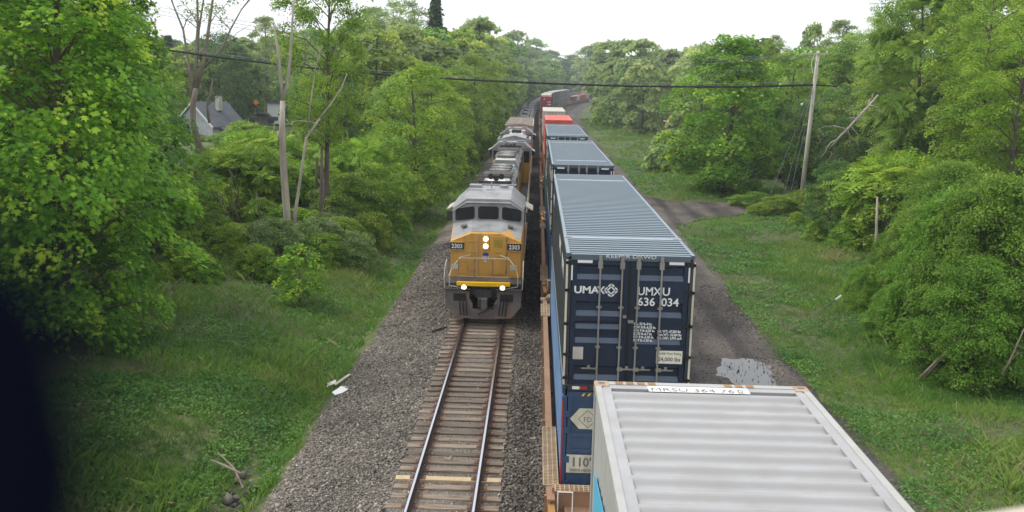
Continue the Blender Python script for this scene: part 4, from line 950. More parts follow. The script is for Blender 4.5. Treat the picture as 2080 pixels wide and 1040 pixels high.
    # side handrails
    for s in (-1, 1):
        m = MB(); m.tube([(s*1.5, hy0+.3, 1.5), (s*1.5, hy0+.4, 2.45), (s*1.5, L-1.3, 2.45), (s*1.5, L-.5, 1.6)], .02, 6); hr = m.build('side_handrail', 'letter_white', root)
        m = MB()
        for k in range(9): y = hy0+.9+k*1.5; m.bar((s*1.5, y, 1.5), (s*1.5, y, 2.45), .04)
        m.build('rail_post', 'loco_yellow', hr)
    m = MB(); m.prism([(-1.35, .45), (-1.42, 1.0), (-1.2, 1.36), (1.2, 1.36), (1.42, 1.0), (1.35, .45)][::-1], 'y', 7.8, 13.6); m.build('fuel_tank', 'dkmetal', root, bevel=.04)
    for yb in (4.1, L-4.1):
        t = bpy.data.objects.new('truck', None); t.location = (0, yb, 0); link(t, root); m = MB()
        for s in (-1, 1): m.prism([(-2.4, .45), (-2.2, .85), (2.2, .85), (2.4, .45), (1.9, .35), (-1.9, .35)], 'x', s*1.05-.08, s*1.05+.08); 
        m.box(-1.0, 1.0, -.3, .3, .5, .9); m.build('truck_frame', 'dkmetal', t)
        for yy in (-1.7, 0, 1.7):
            m = MB()
            for s in (-1, 1): m.cyl((s*.68, yy, .505), (s*.80, yy, .505), .505, 24)
            m.cyl((-.68, yy, .505), (.68, yy, .505), .1, 8); m.build('wheelset', 'rust', t)
    return root
l1 = loco('yellow and grey lead locomotive with lit headlights and number 2303', True); l1.location = (TA, 35.35, 0)
l2 = loco('grey roofed locomotive coupled behind the lead one, its cab with sunshades at the far end', False); l2.location = (TA, 35.35+22.1+21.6, 0); l2.rotation_euler = (0, 0, PI)
l3 = loco('third locomotive with peaked radiator wings toward the camera', False, wing=True); l3.location = (TA, 35.35+44.2+21.6, 0); l3.rotation_euler = (0, 0, PI)
# brown-roofed boxcar behind
bc = empty('boxcar'); tag(bc, 'boxcar with rusty brown roof and pale edges behind the third locomotive', 'rail car')
m = MB(); m.box(-1.5, 1.5, .3, 17.7, 1.0, 4.35); m.build('car_body', 'palegrey', bc)
m = MB(); m.prism([(-1.56, 4.35), (-1.5, 4.5), (0, 4.78), (1.5, 4.5), (1.56, 4.35)][::-1], 'y', .2, 17.8); m.build('car_roof', 'brownroof', bc)
m = MB()
for k in range(13): m.box(-1.5, 1.5, .5+k*1.38, .58+k*1.38, 4.5, 4.80)
m.build('roof_rib', 'palegrey', bc); m = MB(); m.box(-1.57, -1.3, .2, 17.8, 4.5, 4.60); m.box(1.3, 1.57, .2, 17.8, 4.5, 4.60); m.build('roof_edge', 'palegrey', bc)
m = MB(); m.box(1.505, 1.54, 7.4, 10.4, 1.2, 4.1); m.box(-1.54, -1.505, 7.4, 10.4, 1.2, 4.1); m.build('sliding_door', 'well_tan', bc)
bogie(bc, 2.5); bogie(bc, 15.5); bc.location = (TA, 102.1, 0)
# tank cars
def tank_car():
    root = empty('tank_car'); L = 15.2; r = 1.5
    m = MB(); m.tube([(0, .55, 2.75), (0, .62, 2.75), (0, .8, 2.75), (0, 1.2, 2.75), (0, L-1.2, 2.75), (0, L-.8, 2.75), (0, L-.62, 2.75), (0, L-.55, 2.75)], [.3, .85, 1.2, 1.5, 1.5, 1.2, .85, .3], 28); m.build('tank', 'tank', root, smooth=True)
    m = MB()
    for k in range(5): y = 1.5+k*3.05; m.cyl((0, y, 2.75), (0, y+.10, 2.75), 1.53, 28)
    m.build('tank_band', 'midgrey', root)
    m = MB(); m.cyl((0, L/2, 4.15), (0, L/2, 4.55), .42, 16); m.box(-.9, .9, L/2-1, L/2+1, 4.24, 4.29); dm = m.build('manway', 'tank', root)
    m = MB()
    for s in (-1, 1): m.tube([(s*.9, L/2-1, 4.25), (s*.9, L/2-1, 4.9), (s*.9, L/2+1, 4.9), (s*.9, L/2+1, 4.25)], .03, 5)
    m.build('manway_rail', 'black', dm)
    m = MB(); m.box(-.35, .35, -.3, L+.3, .9, 1.25); m.box(-1.4, 1.4, .1, 1.6, 1.15, 1.3); m.box(-1.4, 1.4, L-1.6, L-.1, 1.15, 1.3); m.build('underframe', 'dkmetal', root)
    m = MB(); m.tube([(-1.4, .1, 1.3), (-1.4, .1, 2.2), (1.4, .1, 2.2), (1.4, .1, 1.3)], .03, 5); m.tube([(-1.4, L-.1, 1.3), (-1.4, L-.1, 2.2), (1.4, L-.1, 2.2), (1.4, L-.1, 1.3)], .03, 5); m.build('end_rail', 'letter_white', root)
    bogie(root, 2.0); bogie(root, L-2.0); return root
tk = tank_car(); s0 = 120.8
for i in range(23):
    o = tk if i == 0 else copy_tree(tk)
    tag(o, (['first', 'second', 'third', 'fourth', 'fifth', 'sixth', 'seventh', 'eighth'][i]+' black tank car behind the brown roofed boxcar') if i < 8 else 'black tank car far back in the string around the bend', 'rail car', 'black tank cars'); place(o, s0, TA, 0, 15.2 if s0 > 200 else 0); s0 += 16.1

# ------------------------------------------------------------------ trees and shrubs
def prof(kind, t):
    if kind == 'maple': return np.sin(np.pi*np.clip(t*.78+.20, 0, 1))**.75
    if kind == 'round': return np.sqrt(np.clip(1-(2*t-1)**2, 0, 1))**.8
    if kind == 'tall': return np.clip(np.minimum(t*3.2+.25, 1)*np.clip((1.03-t)*2.2, 0, 1)**.7, 0, 1)
    if kind == 'vase': return np.clip((t*.9+.12)**.7*np.clip((1.05-t)*3.5, 0, 1)**.6*1.1, 0, 1)
    if kind == 'cone': return np.clip((1-t)**.85+.02, 0, 1)
    if kind == 'dome': return np.sqrt(np.clip(1-t**2, 0, 1))
LEAF = {
 'star': (np.array([(0, 0, 0), (.18, -.50, -.05), (.36, -.22, .03), (.62, -.46, -.08), (.66, -.13, .04), (1, 0, -.06), (.66, .13, .04), (.62, .46, -.08), (.36, .22, .03), (.18, .50, -.05)]),
          np.array([(0, 1, 2), (0, 2, 4), (2, 3, 4), (0, 4, 6), (4, 5, 6), (0, 6, 8), (6, 7, 8), (0, 8, 9)])),
 'oval': (np.array([(0, 0, 0), (.45, -.34, .06), (1, 0, -.1), (.45, .34, .06)]), np.array([(0, 1, 2), (0, 2, 3)])),
 'slim': (np.array([(0, 0, 0), (.4, -.15, .03), (1, 0, -.15), (.4, .15, .03)]), np.array([(0, 1, 2), (0, 2, 3)])),
 'clump': (np.array([(0, 0, 0), (.3, -.5, .1), (.75, -.38, -.1), (1, .08, -.2), (.6, .5, .05), (.15, .3, .15)]), np.array([(0, 1, 2), (0, 2, 3), (0, 3, 4), (0, 4, 5)])),
}
fv, ff = [], []
for i in range(5):
    for s in (-1, 1):
        b = len(fv); x = .12+i*.19; fv += [(x-.02, 0, 0), (x-.01, s*.13, .01), (x+.12, s*.27, -.05), (x+.13, s*.10, -.01)]; ff += [(b, b+1, b+2), (b, b+2, b+3)]
LEAF['frond'] = (np.array(fv), np.array(ff))
def leaf_mesh(name, P, Nrm, Axis, size, kind, tint, mat, seed):
    """place a leaf template at every P"""
    g = np.random.default_rng(seed); T, Fc = LEAF[kind]; n = len(P)
    Nrm = Nrm/np.linalg.norm(Nrm, axis=1, keepdims=True); A = Axis-Nrm*(Axis*Nrm).sum(1, keepdims=True); A /= np.maximum(np.linalg.norm(A, axis=1, keepdims=True), 1e-6); B = np.cross(Nrm, A)
    sz = (size*np.exp(g.normal(0, .22, n)))[:, None, None]
    V = P[:, None]+sz*(T[None, :, 0:1]*A[:, None]+T[None, :, 1:2]*B[:, None]+T[None, :, 2:3]*Nrm[:, None])
    F = (Fc[None]+len(T)*np.arange(n)[:, None, None]).reshape(-1, 3)
    return np_mesh(name, V.reshape(-1, 3), F, np.repeat(np.clip(tint, 0, 1), len(Fc)), mat)
def make_tree(seed, H, R, zb, kind, leafk, lsize, ncl, lpc, spray, mat, bark='bark', droop=.35, nlobe=26, lobe=.36, inner=.2, trunk_r=None, newg=.2, twigs=True, nstem=1, flat=.6, fill=1.0):
    g = np.random.default_rng(seed); rr = random.Random(seed)
    # lobes on the envelope
    t = (np.arange(nlobe)+g.random(nlobe))/nlobe; az = np.arange(nlobe)*2.39996+g.random(nlobe)*.7
    rad_ = R*prof(kind, t)*(.55+.22*g.random(nlobe)); rad_[t > .93] *= .5
    Lc = np.stack([rad_*np.cos(az), rad_*np.sin(az), zb+t*(H-zb)*.93], -1)
    lr = R*lobe*(.7+.6*g.random(nlobe))*(.55+.45*prof(kind, t))
    # sprays on lobe surfaces
    li = g.integers(0, nlobe, ncl); d = g.normal(0, 1, (ncl, 3)); d[:, 2] = np.abs(d[:, 2])*.9-.25; d[:, :2] += .5*np.stack([np.cos(az[li]), np.sin(az[li])], -1); d /= np.linalg.norm(d, axis=1, keepdims=True)
    q = 1-inner*np.abs(g.normal(0, 1, ncl)); q = np.where(g.random(ncl) < .18, q*.5, q)
    C = Lc[li]+d*(lr[li]*q)[:, None]*np.array([1, 1, .8]); C[:, 2] = np.clip(C[:, 2], .25, H)
    o = C.copy(); o[:, 2] = (C[:, 2]-(zb+(H-zb)*.45))*.6; o /= np.maximum(np.linalg.norm(o, axis=1, keepdims=True), 1e-3)
    Sn = np.array([0, 0, 1.])+o*.55+g.normal(0, .22, (ncl, 3)); Sn /= np.linalg.norm(Sn, axis=1, keepdims=True)
    ci = np.repeat(np.arange(ncl), lpc); n = len(ci)
    u = np.cross(Sn, np.array([.3, .7, .2])); u /= np.linalg.norm(u, axis=1, keepdims=True); v = np.cross(Sn, u)
    rr_ = np.sqrt(g.random(n))*spray*(.7+.6*g.random(ncl))[ci]; ph = g.random(n)*6.283
    tang = u[ci]*np.cos(ph)[:, None]+v[ci]*np.sin(ph)[:, None]
    P = C[ci]+tang*rr_[:, None]+Sn[ci]*(g.normal(0, spray*.16, n)-droop*rr_**2/spray)[:, None]
    Nn = Sn[ci]+g.normal(0, flat, (n, 3)); Ax = tang+o[ci]*.6+np.array([0, 0, -.35])+g.normal(0, .3, (n, 3))
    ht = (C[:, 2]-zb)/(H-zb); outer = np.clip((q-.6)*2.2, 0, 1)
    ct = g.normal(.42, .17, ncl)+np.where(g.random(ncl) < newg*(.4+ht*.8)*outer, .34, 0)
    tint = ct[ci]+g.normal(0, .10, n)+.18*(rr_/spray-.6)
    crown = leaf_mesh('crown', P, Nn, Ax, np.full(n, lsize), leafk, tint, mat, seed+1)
    # trunk and limbs
    m = MB(); tr = trunk_r or H/48
    tops = []
    for k in range(nstem):
        a = 6.283*k/nstem+rr.random(); sp = 0 if nstem == 1 else R*.25; pts = []; rs = []
        lean = (rr.uniform(-.06, .06)*H, rr.uniform(-.06, .06)*H)
        for i in range(9):
            f_ = i/8; zz = f_*H*.9; pts.append((sp*f_*math.cos(a)+lean[0]*f_+rr.uniform(-.05, .05)*H*.06, sp*f_*math.sin(a)+lean[1]*f_+rr.uniform(-.05, .05)*H*.06, zz-.3*(i == 0))); rs.append(tr/(nstem**.5)*(1.25 if i == 0 else 1)*(1-f_*.85))
        m.tube(pts, rs, 8); tops.append(pts)
    def at_h(z, k):
        p = tops[k]; f_ = min(max(z/(H*.9), 0), .999)*8; i = int(f_); w_ = f_-i; return Vector(p[i])*(1-w_)+Vector(p[i+1])*w_
    for j in range(nlobe):
        c = Vector(Lc[j]); k = j % nstem; zs = max(c.z-.55*math.hypot(c.x, c.y)-.2, min(zb, c.z)*.6); s_ = at_h(zs, k); mid = s_.lerp(c, .5)+Vector((0, 0, .12*(c-s_).length)); r0 = tr*.22*(1-.5*c.z/H)+.012
        m.tube([s_, mid, c], [r0, r0*.7, r0*.4], 5, cap=False)
    if twigs:
        for j in range(0, ncl, 2 if ncl > 260 else 1):
            c = Vector(C[j]); s_ = Vector(Lc[li[j]]); md = s_.lerp(c, .5)+Vector((0, 0, .08)); m.tube([s_, md, c], [.028, .018, .008], 3, cap=False)
    trunk = bpy.data.meshes.new('trunk'); trunk.from_pydata(m.v, [], m.f); trunk.materials.append(M[bark]); trunk.shade_smooth()
    return trunk, crown, H
PR = {}
def proto(key, *a, **k): PR[key] = make_tree(*a, **k)
proto('maple', 1, 16, 5.2, .3, 'maple', 'star', .20, 760, 56, .70, 'leaf_maple', nlobe=70, lobe=.30, inner=.14, newg=.36, flat=.27, droop=.7)
proto('maple_b', 2, 14, 5.0, .1, 'tall', 'star', .22, 640, 36, .68, 'leaf_maple', nlobe=40, lobe=.33, inner=.15, newg=.2, flat=.4, droop=.5)
proto('ash', 3, 15, 4.4, 2.0, 'round', 'oval', .20, 420, 46, .7, 'leaf_ash', nlobe=26, lobe=.36, flat=.6)
proto('ash_b', 4, 15, 4.0, 1.2, 'tall', 'oval', .21, 400, 46, .7, 'leaf_ash', nlobe=24, lobe=.4, flat=.6)
proto('lime', 5, 12, 3.9, .8, 'round', 'oval', .20, 360, 40, .62, 'leaf_lime', nlobe=26, lobe=.34, flat=.5, droop=.3)
proto('locust', 6, 20, 4.2, 5.5, 'round', 'oval', .15, 620, 46, .62, 'leaf_lime', nlobe=44, lobe=.24, flat=.5, droop=.35, trunk_r=.24, newg=.3)
proto('walnut', 7, 20, 5.4, 4, 'round', 'frond', .85, 460, 13, .8, 'leaf_ash', nlobe=30, lobe=.32, flat=.7, droop=.4, trunk_r=.28)
proto('dark', 8, 13, 4.4, .8, 'round', 'oval', .20, 420, 48, .62, 'leaf_dark', nlobe=24, lobe=.38)
proto('poplar', 9, 20, 3.6, 4, 'tall', 'oval', .24, 360, 40, .7, 'leaf_grey', nlobe=28, lobe=.36, flat=.9, bark='bark_light')
proto('poplar_b', 10, 18, 4.2, 5, 'vase', 'oval', .22, 260, 34, .75, 'leaf_grey', nlobe=24, lobe=.34, flat=.9, bark='bark_light')
proto('willow', 11, 9, 4.6, .1, 'dome', 'oval', .125, 900, 80, .55, 'leaf_willow', nlobe=56, lobe=.30, flat=.7, droop=.5, nstem=5, trunk_r=.16, newg=.3)
proto('shrub', 12, 3.4, 2.3, .1, 'dome', 'oval', .13, 330, 46, .36, 'leaf_shrub', nlobe=26, lobe=.36, nstem=4, trunk_r=.07, flat=.55)
proto('shrub_b', 13, 4.6, 2.6, .2, 'round', 'oval', .13, 340, 44, .42, 'leaf_shrub', nlobe=24, lobe=.36, nstem=4, trunk_r=.08, flat=.55)
proto('blossom', 14, 2.6, 2.1, .1, 'dome', 'oval', .095, 330, 50, .32, 'leaf_pale', nlobe=26, lobe=.34, nstem=4, trunk_r=.05, newg=.5)
proto('sumac', 15, 5.2, 2.9, .9, 'vase', 'frond', .66, 300, 12, .46, 'leaf_shrub', nlobe=24, lobe=.34, nstem=5, trunk_r=.10, flat=.75, droop=.4, bark='bark')
proto('sapling', 16, 3.4, 1.2, .5, 'round', 'star', .13, 90, 22, .34, 'leaf_maple', nlobe=12, lobe=.40, trunk_r=.03, newg=.6)
proto('bank_bush', 17, 4.5, 3.0, .1, 'dome', 'clump', .30, 260, 16, .5, 'leaf_willow', nlobe=22, lobe=.36, nstem=3, trunk_r=.06, twigs=False)
proto('far', 18, 15, 5.0, .8, 'round', 'clump', .46, 260, 22, .8, 'leaf_ash', nlobe=24, lobe=.38, twigs=False)
proto('far_b', 19, 17, 4.2, 2, 'tall', 'clump', .46, 230, 22, .8, 'leaf_grey', nlobe=22, lobe=.4, twigs=False)
proto('far_c', 20, 14, 4.6, .5, 'maple', 'clump', .44, 240, 22, .8, 'leaf_dark', nlobe=24, lobe=.36, twigs=False)
def spruce(seed, H, R):
    g = np.random.default_rng(seed); nw = 46; P = []; N_ = []; A_ = []; tt = []; m = MB(); m.tube([(0, 0, -.2), (0, 0, H*.5), (0, 0, H)], [H/50, H/90, .02], 6)
    for w_ in range(nw):
        z = 1+(H-1.2)*(w_/nw)**.95; L = (R*(1-(w_/nw))**.8+.25)*(.75+.45*g.random())
        for b in range(7):
            a = b*.9+w_*1.3+g.random()*.4; k = max(4, int(L*9)); s = np.linspace(.15, 1, k)*L*(.8+.4*g.random()); dx, dy = math.cos(a), math.sin(a)
            m.tube([(0, 0, z), (dx*L, dy*L, z-.35*L)], [.03, .01], 3, cap=False)
            for side in (-1, 0, 1):
                P.append(np.stack([dx*s-side*dy*.16, dy*s+side*dx*.16, z-.35*s+.03*side-.12*g.random(k)], -1)); N_.append(np.tile([dx*.3, dy*.3, 1.], (k, 1))+g.normal(0, .3, (k, 3))); A_.append(np.tile([dx-side*dy*.9, dy+side*dx*.9, -.5], (k, 1))); tt.append(g.normal(.4, .18, k))
    c = leaf_mesh('crown', np.concatenate(P), np.concatenate(N_), np.concatenate(A_), np.full(sum(map(len, P)), .55), 'oval', np.concatenate(tt), 'needle', seed)
    t = bpy.data.meshes.new('trunk'); t.from_pydata(m.v, [], m.f); t.materials.append(M['bark']); return t, c, H
PR['spruce'] = spruce(31, 18, 3.0)
NAMES = {'maple': 'maple_tree', 'maple_b': 'maple_tree', 'ash': 'broadleaf_tree', 'ash_b': 'broadleaf_tree', 'lime': 'young_tree', 'locust': 'locust_tree', 'walnut': 'walnut_tree', 'dark': 'dark_tree', 'poplar': 'poplar_tree', 'poplar_b': 'poplar_tree',
         'willow': 'willow_bush', 'shrub': 'shrub', 'shrub_b': 'shrub', 'blossom': 'flowering_shrub', 'sumac': 'sumac', 'sapling': 'sapling', 'bank_bush': 'bush', 'far': 'broadleaf_tree', 'far_b': 'poplar_tree', 'far_c': 'dark_tree', 'spruce': 'spruce_tree'}
CROWN_MAT = {}
def tree(key, x, y, H, w=None, rz=None, label=None, group=None, z=None, mat=None):
    tm, cm, h0 = PR[key]; nm = NAMES[key]
    root = empty(nm, (x, y, gzf(x, y)-.08 if z is None else z), R_.random()*6.28 if rz is None else rz)
    s = H/h0; sw = s*(w or 1); root.scale = (sw, sw*R_.uniform(.93, 1.07), s)
    if mat:
        k = (key, mat)
        if k not in CROWN_MAT: c2 = cm.copy(); c2.materials[0] = M[mat]; CROWN_MAT[k] = c2
        cm = CROWN_MAT[k]
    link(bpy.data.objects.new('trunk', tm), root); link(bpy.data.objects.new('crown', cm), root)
    cat = 'shrub' if key in ('willow', 'shrub', 'shrub_b', 'blossom', 'sumac', 'bank_bush') else 'tree'
    tag(root, label, cat, group); return root
def at(u, r, z=None):
    """ground position on the sight line of column u at distance r"""
    d = ray(u, 164+.02*(u-1040)); return d.x/d.y*r, r
def hz(u): return 164+.02*(u-1040)
def tr(key, u, r, vtop, w=1, label=None, group=None, **k):
    x, y = at(u, r); g0 = gzf(x, y)
    H = CAM_H+(hz(u)-vtop)/F_PX*r-g0
    return tree(key, x, y, max(H, 1.0), w, label=label, group=group, **k)
FG = 'trees of the wood beyond the house'; RG = 'trees of the wood on the right bank'
# --- left of the tracks, near
tree('maple', -16.6, 31.0, 15.8, .90, rz=.4, label='large bright green maple filling the left foreground, yellowish tips')
tree('maple_b', -21.3, 46, 14.5, .80, rz=1.1, label='dense maple partly hidden behind the large foreground maple')
tree('maple_b', -22.5, 36, 16, 1.0, label='tall maple at the frame edge behind the large foreground maple')
tree('locust', *at(655, 56), 19.5, .80, rz=.5, label='tall thin locust with sparse light leaves beside the pale dead trunk')
tree('lime', *at(850, 70), 11.6, 1.02, rz=2, label='yellow green young maple right of the dead trunk, above the wires', mat='leaf_lime')
tree('sapling', *at(598, 39.5), 2.9, 1.0, label='bright green sapling standing in the grass below the dead trunk')
tree('blossom', *at(545, 46), 2.3, 1.0, label='low shrub with cream blossom at the foot of the pale dead trunk')
tree('blossom', *at(640, 48), 2.4, 1.0, label='pale flowering shrub right of the dead trunk foot')
for i, (u, r, v, key, w) in enumerate([(430, 46, 490, 'shrub', 1.1), (480, 50, 470, 'shrub', 1), (400, 100, 302, 'sumac', 1.3), (450, 104, 285, 'shrub_b', 1.2), (480, 98, 270, 'sumac', 1.2), (380, 92, 310, 'shrub_b', 1.4), (395, 122, 282, 'shrub_b', 2.2), (430, 122, 278, 'shrub_b', 2.2), (465, 120, 262, 'shrub_b', 2.0), (490, 112, 248, 'sumac', 1.3), (505, 104, 262, 'shrub_b', 1.5), (360, 120, 275, 'shrub_b', 2.2), (500, 58, 300, 'sumac', 1.2), (560, 60, 330, 'sumac', 1.2), (450, 62, 320, 'sumac', 1.2), (620, 62, 330, 'sumac', 1.1), (700, 58, 350, 'shrub_b', 1.1), (760, 60, 330, 'shrub_b', 1.1),
        (720, 66, 290, 'sumac', 1.1), (800, 66, 330, 'shrub_b', 1.1), (690, 50, 440, 'shrub', 1), (750, 54, 430, 'shrub', 1.1), (810, 60, 430, 'shrub', 1), (410, 54, 360, 'shrub_b', 1.2), (380, 48, 400, 'shrub_b', 1.2), (530, 70, 270, 'sumac', 1.3), (600, 74, 290, 'sumac', 1.3),
        (660, 72, 300, 'shrub_b', 1.2), (780, 78, 280, 'sumac', 1.2), (880, 80, 330, 'shrub_b', 1), (470, 74, 290, 'sumac', 1.3), (340, 52, 330, 'shrub_b', 1.3), (360, 44, 470, 'shrub', 1.1), (520, 54, 400, 'shrub_b', 1), (600, 54, 420, 'shrub', 1), (645, 66, 380, 'shrub_b', 1.2), (560, 50, 455, 'shrub', 1), (910, 90, 330, 'shrub', 1.1), (860, 74, 395, 'shrub', 1), (300, 40, 560, 'shrub', 1)]):
    tr(key, u, r, v, w, label={'shrub': 'leafy green shrub in the thicket left of the tracks', 'shrub_b': 'taller green shrub in the left thicket', 'sumac': 'spreading sumac with drooping fronds in the left thicket'}[key], group='thicket on the left bank')
g = np.random.default_rng(123)
for i in range(26):
    x = g.uniform(-16, -9.2); y = g.uniform(41, 66); x -= max(0, 50-y)*.12
    tree(['shrub', 'shrub', 'blossom', 'sapling'][i % 4], x, y, g.uniform(.9, 1.9)+.02*(y-41), 1.15, label={0: 'low leafy green plant clump on the bank between thicket and track', 2: 'low pale green clump on the bank between thicket and track', 3: 'knee high maple sapling on the bank between thicket and track'}[[0, 0, 2, 3][i % 4]], group='low growth on the left bank')
# --- left, the tall trees around and beyond the house
LT = [('dark', 450, 152, 62, .95, 'dark round crowned tree behind the grey roofed house'), ('poplar', 540, 178, 28, 1.1, 'grey green tall tree behind the house, right of the many stemmed tree'), ('spruce', 345, 170, 70, 1.0, 'pointed dark conifer far behind the foreground maple'),
      ('spruce', 312, 175, 80, 1.0, 'smaller dark conifer seen at the edge of the foreground maple'), ('spruce', 884, 150, -12, .75, 'tall dark spruce rising above the wood into the sky'), ('poplar_b', 800, 148, 4, 1.1, 'tall thin leaved poplar left of the spruce'),
      ('poplar', 760, 152, 8, 1.0, 'tall poplar standing two trees left of the spruce'), ('poplar_b', 840, 158, 6, 1.0, 'pale poplar whose crown touches the spruce'), ('far', 930, 168, 56, .8, 'round blue green tree right of the spruce'),
      ('far_b', 972, 172, 28, .95, 'tall blue green poplar standing alone against the sky'), ('far_b', 1045, 400, 60, 1.3, 'dark blue green tree with a ragged top near the far bend'), ('far_b', 1085, 500, 76, 1.1, 'dark narrow tree right of the ragged topped one'),
      ('poplar_b', 620, 120, 60, 1.0, 'pale green tree behind the locust')]
for key, u, r, v, w, lb in LT: tr(key, u, r, v, w, label=lb)
for (u, r, v, key, w) in [(700, 96, 120, 'ash', 1), (770, 100, 112, 'lime', 1.1), (730, 110, 90, 'ash', 1), (800, 90, 150, 'ash', .95), (830, 115, 95, 'poplar', 1.1), (880, 105, 120, 'ash_b', 1.1), (905, 92, 190, 'lime', 1), (930, 112, 125, 'ash_b', 1.1), (960, 125, 105, 'lime', 1.1), (972, 165, 82, 'ash', 1),
        (890, 130, 80, 'far', 1), (945, 150, 75, 'far', 1), (1005, 262, 78, 'far', 1.1), (1020, 310, 70, 'far_b', 1.1), (660, 105, 120, 'lime', 1), (628, 110, 130, 'ash', .8), (520, 185, 120, 'far', .9), (660, 130, 80, 'far_c', 1), (700, 140, 60, 'far', 1), (480, 165, 95, 'far', 1), (620, 140, 85, 'far_c', .9), (860, 145, 55, 'far', 1),
        (560, 195, 75, 'far', 1), (500, 170, 70, 'far_b', 1), (640, 165, 55, 'far', 1.1), (740, 165, 40, 'far', 1), (905, 185, 60, 'far_c', 1), (950, 190, 62, 'far', 1), (985, 210, 70, 'far', 1), (390, 150, 90, 'far', 1), (300, 140, 120, 'far', 1), (280, 130, 110, 'far_c', 1.1), (240, 80, 60, 'ash', 1.2), (180, 70, 20, 'ash', 1.2), (100, 60, -30, 'ash', 1.2), (30, 50, -60, 'ash', 1.2), (250, 56, 120, 'dark', 1.1), (60, 42, 60, 'dark', 1.1), (200, 48, 200, 'dark', 1.1)]:
    tr(key, u, r, v, w, label={'ash': 'mid green broadleaf tree in the wood left of the tracks', 'ash_b': 'tall green tree in the wood left of the tracks', 'lime': 'light yellow green tree in the wood left of the tracks', 'poplar': 'grey green poplar in the wood left of the tracks', 'far': 'green tree in the deep wood left of the tracks', 'far_b': 'grey green narrow tree in the deep wood left of the tracks', 'far_c': 'dark green tree in the deep wood left of the tracks', 'dark': 'dark leafed tree in the shade behind the foreground maples'}[key], group='trees in the wood left of the tracks')
# row close along the left side of the line
s = 96.0; k = 0
while s < 480:
    off = -9.8-2.2*R_.random(); p, _ = path(s, off); key = ['ash_b', 'lime', 'ash', 'poplar'][k % 4] if s < 160 else ['far', 'far_b', 'far', 'far_c'][k % 4]
    tree(key, p.x, p.y, (10.5+3*R_.random())*(1 if s < 330 else 1.25), 1.0, label='leafy tree in the row crowding the left side of the line', group='row of trees along the left side of the line')
    if k % 2 == 0: p, _ = path(s+2, off-5-3*R_.random()); tree('far_b' if k % 4 else 'far', p.x, p.y, 14+4*R_.random(), 1.0, label='taller tree in the second row left of the line', group='second row of trees left of the line')
    if s < 240: p, _ = path(s+3, -8.3); tree('bank_bush', p.x, p.y, 2.4+1.5*R_.random(), .7, label='bush at the foot of the tree row left of the line', group='bushes at the foot of the tree row', mat='leaf_shrub')
    s += 6.5+s*.012; k += 1
# --- right of the tracks
tree('maple_b', *at(1478, 86), 15.0, 1.10, rz=.2, label='large dense dark green maple beside the turn-off of the gravel road', mat='leaf_maple')
RT = [('walnut', 1880, 66, -40, .95, 'tall walnut with long compound leaves at the upper right'), ('locust', 2010, 56, -60, 1.0, 'tall yellow green locust at the upper right corner'), ('dark', 1770, 74, 205, 1.0, 'dark leafed tree behind the fallen pale limb'),
      ('locust', 2075, 50, 10, 1.1, 'tall pale feathery tree at the right edge of the frame'), ('poplar_b', 1790, 105, 48, 1.1, 'thin poplar behind the utility pole'), ('poplar', 1700, 150, 36, 1.0, 'pale poplar standing against the sky right of the pole top'),
      ('far_b', 1645, 165, 42, .62, 'slender blue green tree right behind the pole crossarm'), ('locust', 1570, 125, 68, .9, 'feathery tree with open crown right of the large dark maple'), ('lime', 1600, 100, 105, 1.05, 'yellow green tree between the large dark maple and the pole'), ('dark', 1640, 88, 200, .9, 'dark tree behind the lower half of the pole')]
for key, u, r, v, w, lb in RT: tr(key, u, r, v, w, label=lb)
tree('dark', *at(1712, 60), 5.6, .95, label='dark green rounded bush right of the pole foot', z=None, mat='leaf_dark')
WB = [(1840, 44, 455, 'willow', .62, 'small pale bush right of the leaning sign'), (1905, 40, 400, 'willow', .85, 'yellow green willow bush above the broken branches'), (1990, 35, 360, 'willow', .85, 'large yellow green willow bush at the right edge of the meadow'), (2075, 33, 330, 'willow', .9, 'willow bush cut by the right frame edge'), (1960, 46, 310, 'willow', .9, 'tall willow bush behind the two front ones'),
      (1800, 41, 530, 'willow', 1.0, 'low twiggy shrub beside the leaning sign'), (1860, 36.5, 570, 'willow', 1.0, 'low green shrub above the bent broken branches'), (2045, 31.5, 500, 'willow', 1.0, 'green shrub at the lower end of the willow bushes')]
for (u, r, v, key, w, lb) in WB: tr(key, u, r, v, w, label=lb)
for (u, r, v, key, w) in [(1550, 76, 385, 'shrub_b', 1.7), (1515, 77, 400, 'shrub_b', 1.6), (1600, 72, 392, 'shrub_b', 1.7), (1655, 72, 380, 'shrub_b', 1.6), (1560, 71, 415, 'shrub_b', 1.7), (1640, 66, 440, 'shrub', 1), (1760, 66, 330, 'shrub_b', 1.3), (1820, 62, 330, 'sumac', 1.3), (1860, 58, 320, 'sumac', 1.4), (1900, 54, 350, 'shrub_b', 1.3), (1780, 56, 430, 'shrub', 1.1), (1740, 56, 455, 'shrub', 1), (1690, 60, 440, 'shrub', 1)]:
    tr(key, u, r, v, w, label={'shrub': 'low green shrub at the foot of the right hand wood', 'shrub_b': 'green shrub around the pole and the fallen limb', 'sumac': 'sumac with long leaves under the right hand wood'}[key], group='undergrowth of the right hand wood', mat='leaf_shrub' if key != 'sumac' else 'leaf_lime')
